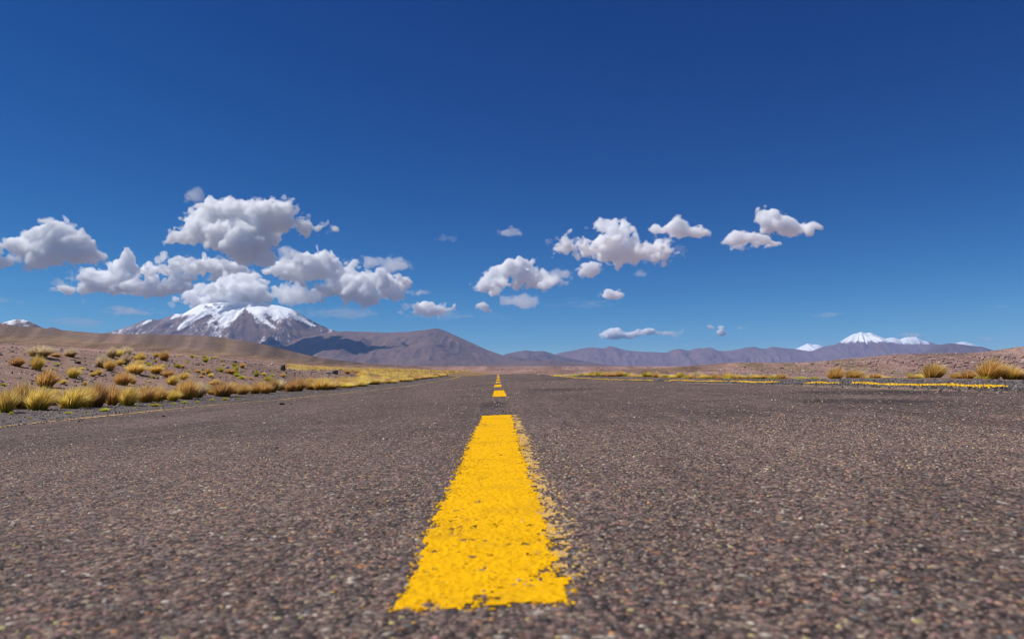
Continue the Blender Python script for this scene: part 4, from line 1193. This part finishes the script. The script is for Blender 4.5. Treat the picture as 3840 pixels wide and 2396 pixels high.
# two little shrubs
def shrub(px, w, h, col, label):
    d = 5.6 / ((px - VX) / F); x = (px - VX) / F * d
    z = float(ground_z(np.array([x]), np.array([d]))[0])
    g = np.random.default_rng(int(px))
    n = 420
    v = g.normal(0, 1, (n, 3)); v /= np.linalg.norm(v, axis=1)[:, None]
    v = v * (g.uniform(.35, 1.0, n) ** .5)[:, None] * np.array([.5, .5, .5]) + np.array([0, 0, .5])
    a, b = g.normal(0, 1, (n, 3)), g.normal(0, 1, (n, 3))
    a = a / np.linalg.norm(a, axis=1)[:, None] * .05; b = b / np.linalg.norm(b, axis=1)[:, None] * .035
    V = np.stack([v - a, v + b, v + a, v - b], 1).reshape(-1, 3)
    me = mesh_np('leaves', V, np.arange(4 * n).reshape(-1, 4), 4)
    set_color(me, 'tint', np.repeat(np.array(col) * g.uniform(.6, 1.3, (n, 1)), 4, 0))
    root = add('shrub', None, label=label, category='shrub')
    root.location = (x, d, z - .01)
    W, H = w * d / F, h * d / F
    root.scale = (W, W, H)
    add('leaves', me, m_grass, root)
    st = []; sf = []
    for k in range(7):
        e = g.normal(0, .22, 2)
        p0, p1 = np.array([0, 0, 0.0]), np.array([e[0], e[1], .55])
        for s, p in ((.035, p0), (.015, p1)):
            st += [p + np.array([s, 0, 0]), p + np.array([-s * .5, s * .8, 0]), p + np.array([-s * .5, -s * .8, 0])]
        i = len(st) - 6
        sf += [(i, i + 1, i + 4, i + 3), (i + 1, i + 2, i + 5, i + 4), (i + 2, i, i + 3, i + 5)]
    me = mesh_np('stems', np.array(st), np.array(sf), 4)
    set_color(me, 'tint', np.tile([.12, .08, .05], (len(st), 1)))
    add('stems', me, m_grass, root)
shrub(2434, 17, 15, (.09, .075, .03), 'dark little rounded shrub in the low verge row')
shrub(2694, 28, 18, (.12, .16, .12), 'bluish-green bushy shrub in the low verge row')

# the golden field behind the bank: too many blades to count
def grass_mass(n, sampler, kinds, seed, blades_n=17, size=(.32, .6), hgt=(.16, .30)):
    g = np.random.default_rng(seed)
    sets = [blades(k, blades_n, seed + i, wid=.065) for i, k in enumerate(kinds * 3)]
    sets = [(V / np.array([np.ptp(V[:, 0]), np.ptp(V[:, 1]), V[:, 2].max()]), f, C) for V, f, C in sets]
    xs_, ys_ = sampler(g, n)
    zs_ = ground_z(xs_, ys_)
    Vs, Fs, Cs, off = [], [], [], 0
    for i in range(len(xs_)):
        V, f, C = sets[g.integers(len(sets))]
        W, H = g.uniform(*size), g.uniform(*hgt)
        Vs.append(V * np.array([W, W, H]) + np.array([xs_[i], ys_[i], zs_[i] - .02])); Fs.append(f + off); Cs.append(C * g.uniform(.75, 1.2)); off += len(V)
    me = mesh_np('grass', np.concatenate(Vs), np.concatenate(Fs), 3)
    set_color(me, 'tint', np.concatenate(Cs))
    return me
def field(g, n):
    px = g.uniform(1075, 1840, n * 3); d = np.exp(g.uniform(math.log(31), math.log(125), n * 3))
    x = (px - VX) / F * d
    ok = (x < -4.9) & (px > 1070 + 60 * fbm(d / 9, d * 0, 2, 5)) & (fbm(x / 7, d / 7, 3, 71) > -.32) & ~((x > -9.5) & (x < -5.2) & (d < 37))
    return x[ok][:n], d[ok][:n]
add('grass', grass_mass(2300, field, ['gold', 'brown', 'gold', 'green'], 801), m_grass, kind='stuff')

# ------------------------------------------------------------------ rocks
m_rock = stone_material('weathered rock', .92, 14.0, .02)
def rock_mesh(seed, col, sx=1.0, sy=1.0, sz=1.0, rough=.28, boxy=0.0, name='rock'):
    """unit rock, base at z = 0, faceted"""
    g = np.random.default_rng(seed)
    n1, n2 = 10, 7
    V = []
    for i in range(n2 + 1):
        ph = np.pi * i / n2
        for j in range(n1):
            th = 2 * np.pi * (j + .5 * (i % 2)) / n1
            V.append((np.sin(ph) * np.cos(th), np.sin(ph) * np.sin(th), np.cos(ph)))
    V = np.array(V)
    if boxy > 0:
        k = np.abs(V).max(1)[:, None]
        V = V * (1 - boxy) + V / np.maximum(k, 1e-6) * boxy * .85
    for _ in range(7):                       # planes sheared off
        nrm = g.normal(0, 1, 3); nrm /= np.linalg.norm(nrm)
        dd = V @ nrm - g.uniform(.62, .92)
        V = V - np.maximum(dd, 0)[:, None] * nrm
    amp = 1 + rough * .5 * (vnoise(V[:, 0] * 2.1 + seed, V[:, 1] * 2.1 + V[:, 2] * 1.7, seed % 97) + .5 * vnoise(V[:, 0] * 5 + seed, V[:, 1] * 5 + V[:, 2] * 4, seed % 89))
    V = V * amp[:, None]
    V = V / np.array([np.ptp(V[:, 0]), np.ptp(V[:, 1]), np.ptp(V[:, 2])]) * np.array([sx, sy, sz])
    V[:, 2] -= V[:, 2].min()
    F_ = []
    for i in range(n2):
        for j in range(n1):
            a, b = i * n1 + j, i * n1 + (j + 1) % n1
            F_.append((a, a + n1, b + n1, b))
    me = mesh_np(name, V, np.array(F_), 4)
    set_color(me, 'tint', np.tile(np.array(col), (len(V), 1)))
    return me
def rock(px, py, w, h, col, label, seed, name='rock', group=None, boxy=.0, rough=.28, sink=.12, cat='rock', tilt=.15, depth=.85):
    x, d, z = hit(px, py)
    W, H = w * d / F, h * d / F
    o = add(name, rock_mesh(seed, col, rough=rough, boxy=boxy, name=name), m_rock, label=label, category=cat)
    o.location = (x, d + W * .3, z - H * sink); o.scale = (W, W * depth, H * (1 + sink))
    o.rotation_euler = (trng.uniform(-tilt, tilt), trng.uniform(-tilt, tilt), trng.uniform(0, 6.28))
    if group:
        o['group'] = group
    return o
o = rock(1058, 1390, 19, 24, (.15, .125, .075), 'dark upright standing stone on the end of the bank', 901, 'standing_stone', boxy=.55, rough=.2, tilt=.04, depth=.6)
o.rotation_euler = (0, .10, .3)
rock(1020, 1371, 12, 9, (.62, .57, .50), 'small whitish stone on the flat ground near the standing stone', 902)
o = rock(1254, 1402, 23, 15, (.17, .12, .12), 'squared dark purple boulder lying in the golden grass', 903, 'boulder', boxy=.8, rough=.15, tilt=.03, cat='boulder')
o.rotation_euler = (0, .03, .35)
rock(1230, 1402, 21, 9, (.28, .26, .25), 'flat grey rock lying beside the squared boulder', 904, tilt=.05)
rock(848, 1381, 18, 8, (.36, .36, .37), 'smooth bluish-grey stone half sunk in the bank', 905, rough=.1, sink=.3)
rock(287, 1363, 26, 10, (.10, .075, .065), 'dark wedge-shaped rock on the upper bank', 906)
rock(122, 1386, 12, 9, (.10, .10, .12), 'dark blue-grey stone beside the tall yellow-green tussock', 907)
rock(357, 1377, 11, 8, (.30, .29, .29), 'pale grey stone under the overlapping pair of tussocks', 908)
rock(272, 1431, 10, 7, (.06, .055, .06), 'black stone next to the shadow of the upright tussock', 909)
rock(415, 1399, 10, 6, (.36, .35, .35), 'light stone at the foot of the golden lower tussock', 910)
rock(1007, 1392, 13, 5, (.08, .06, .055), 'thin dark slab on the bank short of the standing stone', 911)
rock(1205, 1396, 8, 4, (.30, .27, .25), 'pale cobble at the foot of the squared boulder side', 912)
rock(1448, 1407, 22, 8, (.34, .30, .28), 'pale low rock in the golden field', 913)
# the dark overhang of the washed-out mound
o = rock(1296, 1427, 66, 13, (.085, .058, .042), 'dark crumbling earth ledge across the bare mound', 914, 'earth_ledge', rough=.5, sink=.35, tilt=.02, cat='earth ledge', depth=.25)
o.rotation_euler = (0, .10, -.12)
# scraps on the asphalt
def scrap(px, py, w, h, label, seed, col=(.035, .032, .033)):
    d = 5.0
    for _ in range(12):
        d = (HC - float(road_top(np.array([(px - VX) / F * d]), np.array([d]))[0])) * F / (py - VY)
    x = (px - VX) / F * d
    o = add('asphalt_scrap', rock_mesh(seed, col, rough=.5, name='asphalt_scrap'), m_rock, label=label, category='asphalt scrap')
    W, H = w * d / F, h * d / F
    o.location = (x, d, float(road_top(np.array([x]), np.array([d]))[0]) - H * .15); o.scale = (W, W * .7, H * 1.15); o.rotation_euler = (0, 0, seed)
scrap(1056, 1517, 26, 7, 'flat black scrap of tar on the asphalt, biggest of the loose bits', 931)
scrap(1092, 1516, 12, 3, 'thin black sliver next to the flat tar scrap', 932)
scrap(1146, 1498, 7, 3, 'small black crumb on the asphalt farther on from the tar scrap', 933)
scrap(614, 1562, 11, 5, 'black pebble-sized crumb lying inside the worn yellow edge line', 934)
scrap(296, 1582, 10, 5, 'black crumb on the worn yellow edge line', 935)
scrap(308, 1579, 6, 4, 'tiny black crumb next to the one on the edge line', 936)
scrap(1757, 1445, 4, 3, 'speck of black grit near the centre dashes', 937)
scrap(2050, 1434, 5, 3, 'speck of black grit on the lane beyond the centre dashes', 938)

# stones of the bank: the larger ones are single rocks, the grit between them is one mass
SC = [(.20, .14, .12), (.13, .105, .10), (.26, .215, .19), (.16, .12, .115), (.32, .28, .26), (.10, .08, .08)]
RM = [rock_mesh(950 + k, SC[k % 6], name='rock') for k in range(12)]
br = random.Random(21)
k = 0
while k < 150:
    px, py = br.uniform(0, 1130), br.uniform(1330, 1480)
    top = np.interp(px, [0, 400, 700, 900, 1130], [1322, 1334, 1345, 1362, 1402]); bot = np.interp(px, [0, 500, 800, 1130], [1460, 1455, 1440, 1425])
    if not top < py < bot:
        continue
    x, d, z = hit(px, py)
    if x > -4.7 or d > 42:
        continue
    s = br.uniform(4.5, 10.5) * (1.0 if br.random() < .8 else 1.5) * d / F
    o = add('stone', RM[br.randrange(12)], m_rock, label='loose angular stone strewn over the bare bank', category='stone', group='loose stones on the bank')
    o.location = (x, d, z - s * .15); o.scale = (s, s * .9, s * br.uniform(.45, .8)); o.rotation_euler = (br.uniform(-.3, .3), br.uniform(-.3, .3), br.uniform(0, 6.28))
    k += 1
n = 24000
x = -4.5 - 9.5 * rng.random(n) ** .9; y = 4.0 + 46 * rng.random(n) ** 1.3
ok = (np.abs(x) < y * 1.05 + 1) & (rng.random(n) < .35 + .65 * smooth(-.3, .35, fbm(x / 1.3, y / 1.3, 3, 961)))
x, y = x[ok], y[ok]; n = len(x)
r = (.007 + .030 * rng.random(n) ** 3) * np.interp(y, [4, 50], [.8, 2.2])
c = np.array(SC)[rng.integers(0, 6, n)] * rng.uniform(.55, 1.5, (n, 1))
domes(x, y, ground_z(x, y), r, r * rng.uniform(.4, .9, n), c, m_grav, 'rubble', None, .6, shards=4)

# the boulder slope
PB = [(.30, .195, .175), (.24, .155, .15), (.36, .25, .225), (.40, .34, .31), (.17, .115, .115), (.34, .20, .16)]
BM = [rock_mesh(1000 + k, PB[k % 6], boxy=.35 * (k % 3 == 0), name='boulder') for k in range(14)]
UN = [(3526, 1366, 16, 11, 3, 'whitish rounded boulder on the slope behind the tall brown-tipped tussock'), (3548, 1374, 17, 8, 3, 'pale flat boulder below the whitish rounded one'), (3575, 1379, 14, 10, 4, 'dark purple boulder at the edge of the pale track'),
      (3590, 1378, 15, 7, 4, 'long blackish rock beside the dark purple boulder'), (3585, 1370, 13, 8, 5, 'orange-pink boulder above the dark purple one'), (3628, 1364, 20, 12, 5, 'reddish split boulder in the middle of the slope'),
      (3655, 1363, 28, 6, 3, 'long grey slab beside the reddish split boulder'), (3679, 1372, 18, 13, 4, 'round dark maroon boulder in front of the track'), (3655, 1376, 11, 8, 1, 'brown boulder in the small heap near the maroon one'),
      (3668, 1381, 10, 6, 0, 'pinkish rock in the small heap near the maroon one'), (3556, 1363, 12, 7, 4, 'dark notched rock above the pale flat boulder'), (3800, 1346, 22, 10, 1, 'broad brown boulder high on the slope near the picture edge'),
      (3745, 1340, 18, 7, 4, 'dark low outcrop high on the slope')]
for i, (px, py, w, h, ci_, lab) in enumerate(UN):
    rock(px, py, w, h, PB[ci_], lab, 1050 + i, 'boulder', group='boulders on the slope', cat='boulder', sink=.2)
k = 0
br = random.Random(33)
while k < 240:
    px = br.uniform(2700, 3840); py = br.uniform(1338, 1404)
    sk = np.interp(px, [2600, 3040, 3150, 3380, 3650, 3840], [1364, 1362, 1352, 1338, 1334, 1312])
    if py < sk + 2 or br.random() > np.interp(py, [1335, 1350, 1385, 1405], [.6, 1.0, .7, .15]) or br.random() > np.interp(px, [2700, 3150, 3400, 3840], [.15, .45, .9, 1.0]):
        continue
    x, d, z = hit(px, py)
    if d < 40 or d > 460:
        continue
    s = br.uniform(5.0, 14.0) * d / F
    o = add('boulder', BM[br.randrange(14)], m_rock, label='pinkish-brown boulder strewn over the stony slope beyond the road', category='boulder', group='boulders strewn over the slope')
    o.location = (x, d, z - s * .12); o.scale = (s * br.uniform(.9, 1.5), s, s * br.uniform(.45, .85)); o.rotation_euler = (br.uniform(-.2, .2), br.uniform(-.2, .2), br.uniform(0, 6.28))
    k += 1
# smaller stones of the slope and the stony plain
n = 34000
px = rng.uniform(-60, 3900, n); d = np.exp(rng.uniform(math.log(60), math.log(1500), n))
x = (px - VX) / F * d
ok = rng.random(n) < np.where(px > 2600, .9, np.where(px < 1500, .62, .6)) * (.25 + .75 * smooth(-.25, .3, fbm(x / (d * .05), d / (d * .0 + 30), 3, 963)))
ok &= ~((px < 1860) & (d < 130))
x, y = x[ok], d[ok]
xa = np.exp(rng.uniform(math.log(70), math.log(430), 9000)); xb2 = (rng.uniform(2750, 3900, 9000) - VX) / F * xa
x = np.concatenate([x, xb2]); y = np.concatenate([y, xa]); n = len(x)
r = (1.4 + 4.5 * rng.random(n) ** 2.2) / F * y * .6 * np.where((x < 0) & (y > 250), .6, 1.0)
c = np.array(PB)[rng.integers(0, 6, n)] * rng.uniform(.5, 1.35, (n, 1))
domes(x, y, ground_z(x, y), r, r * rng.uniform(.35, .9, n), c, m_rock, 'rubble', None, .6, shards=4)
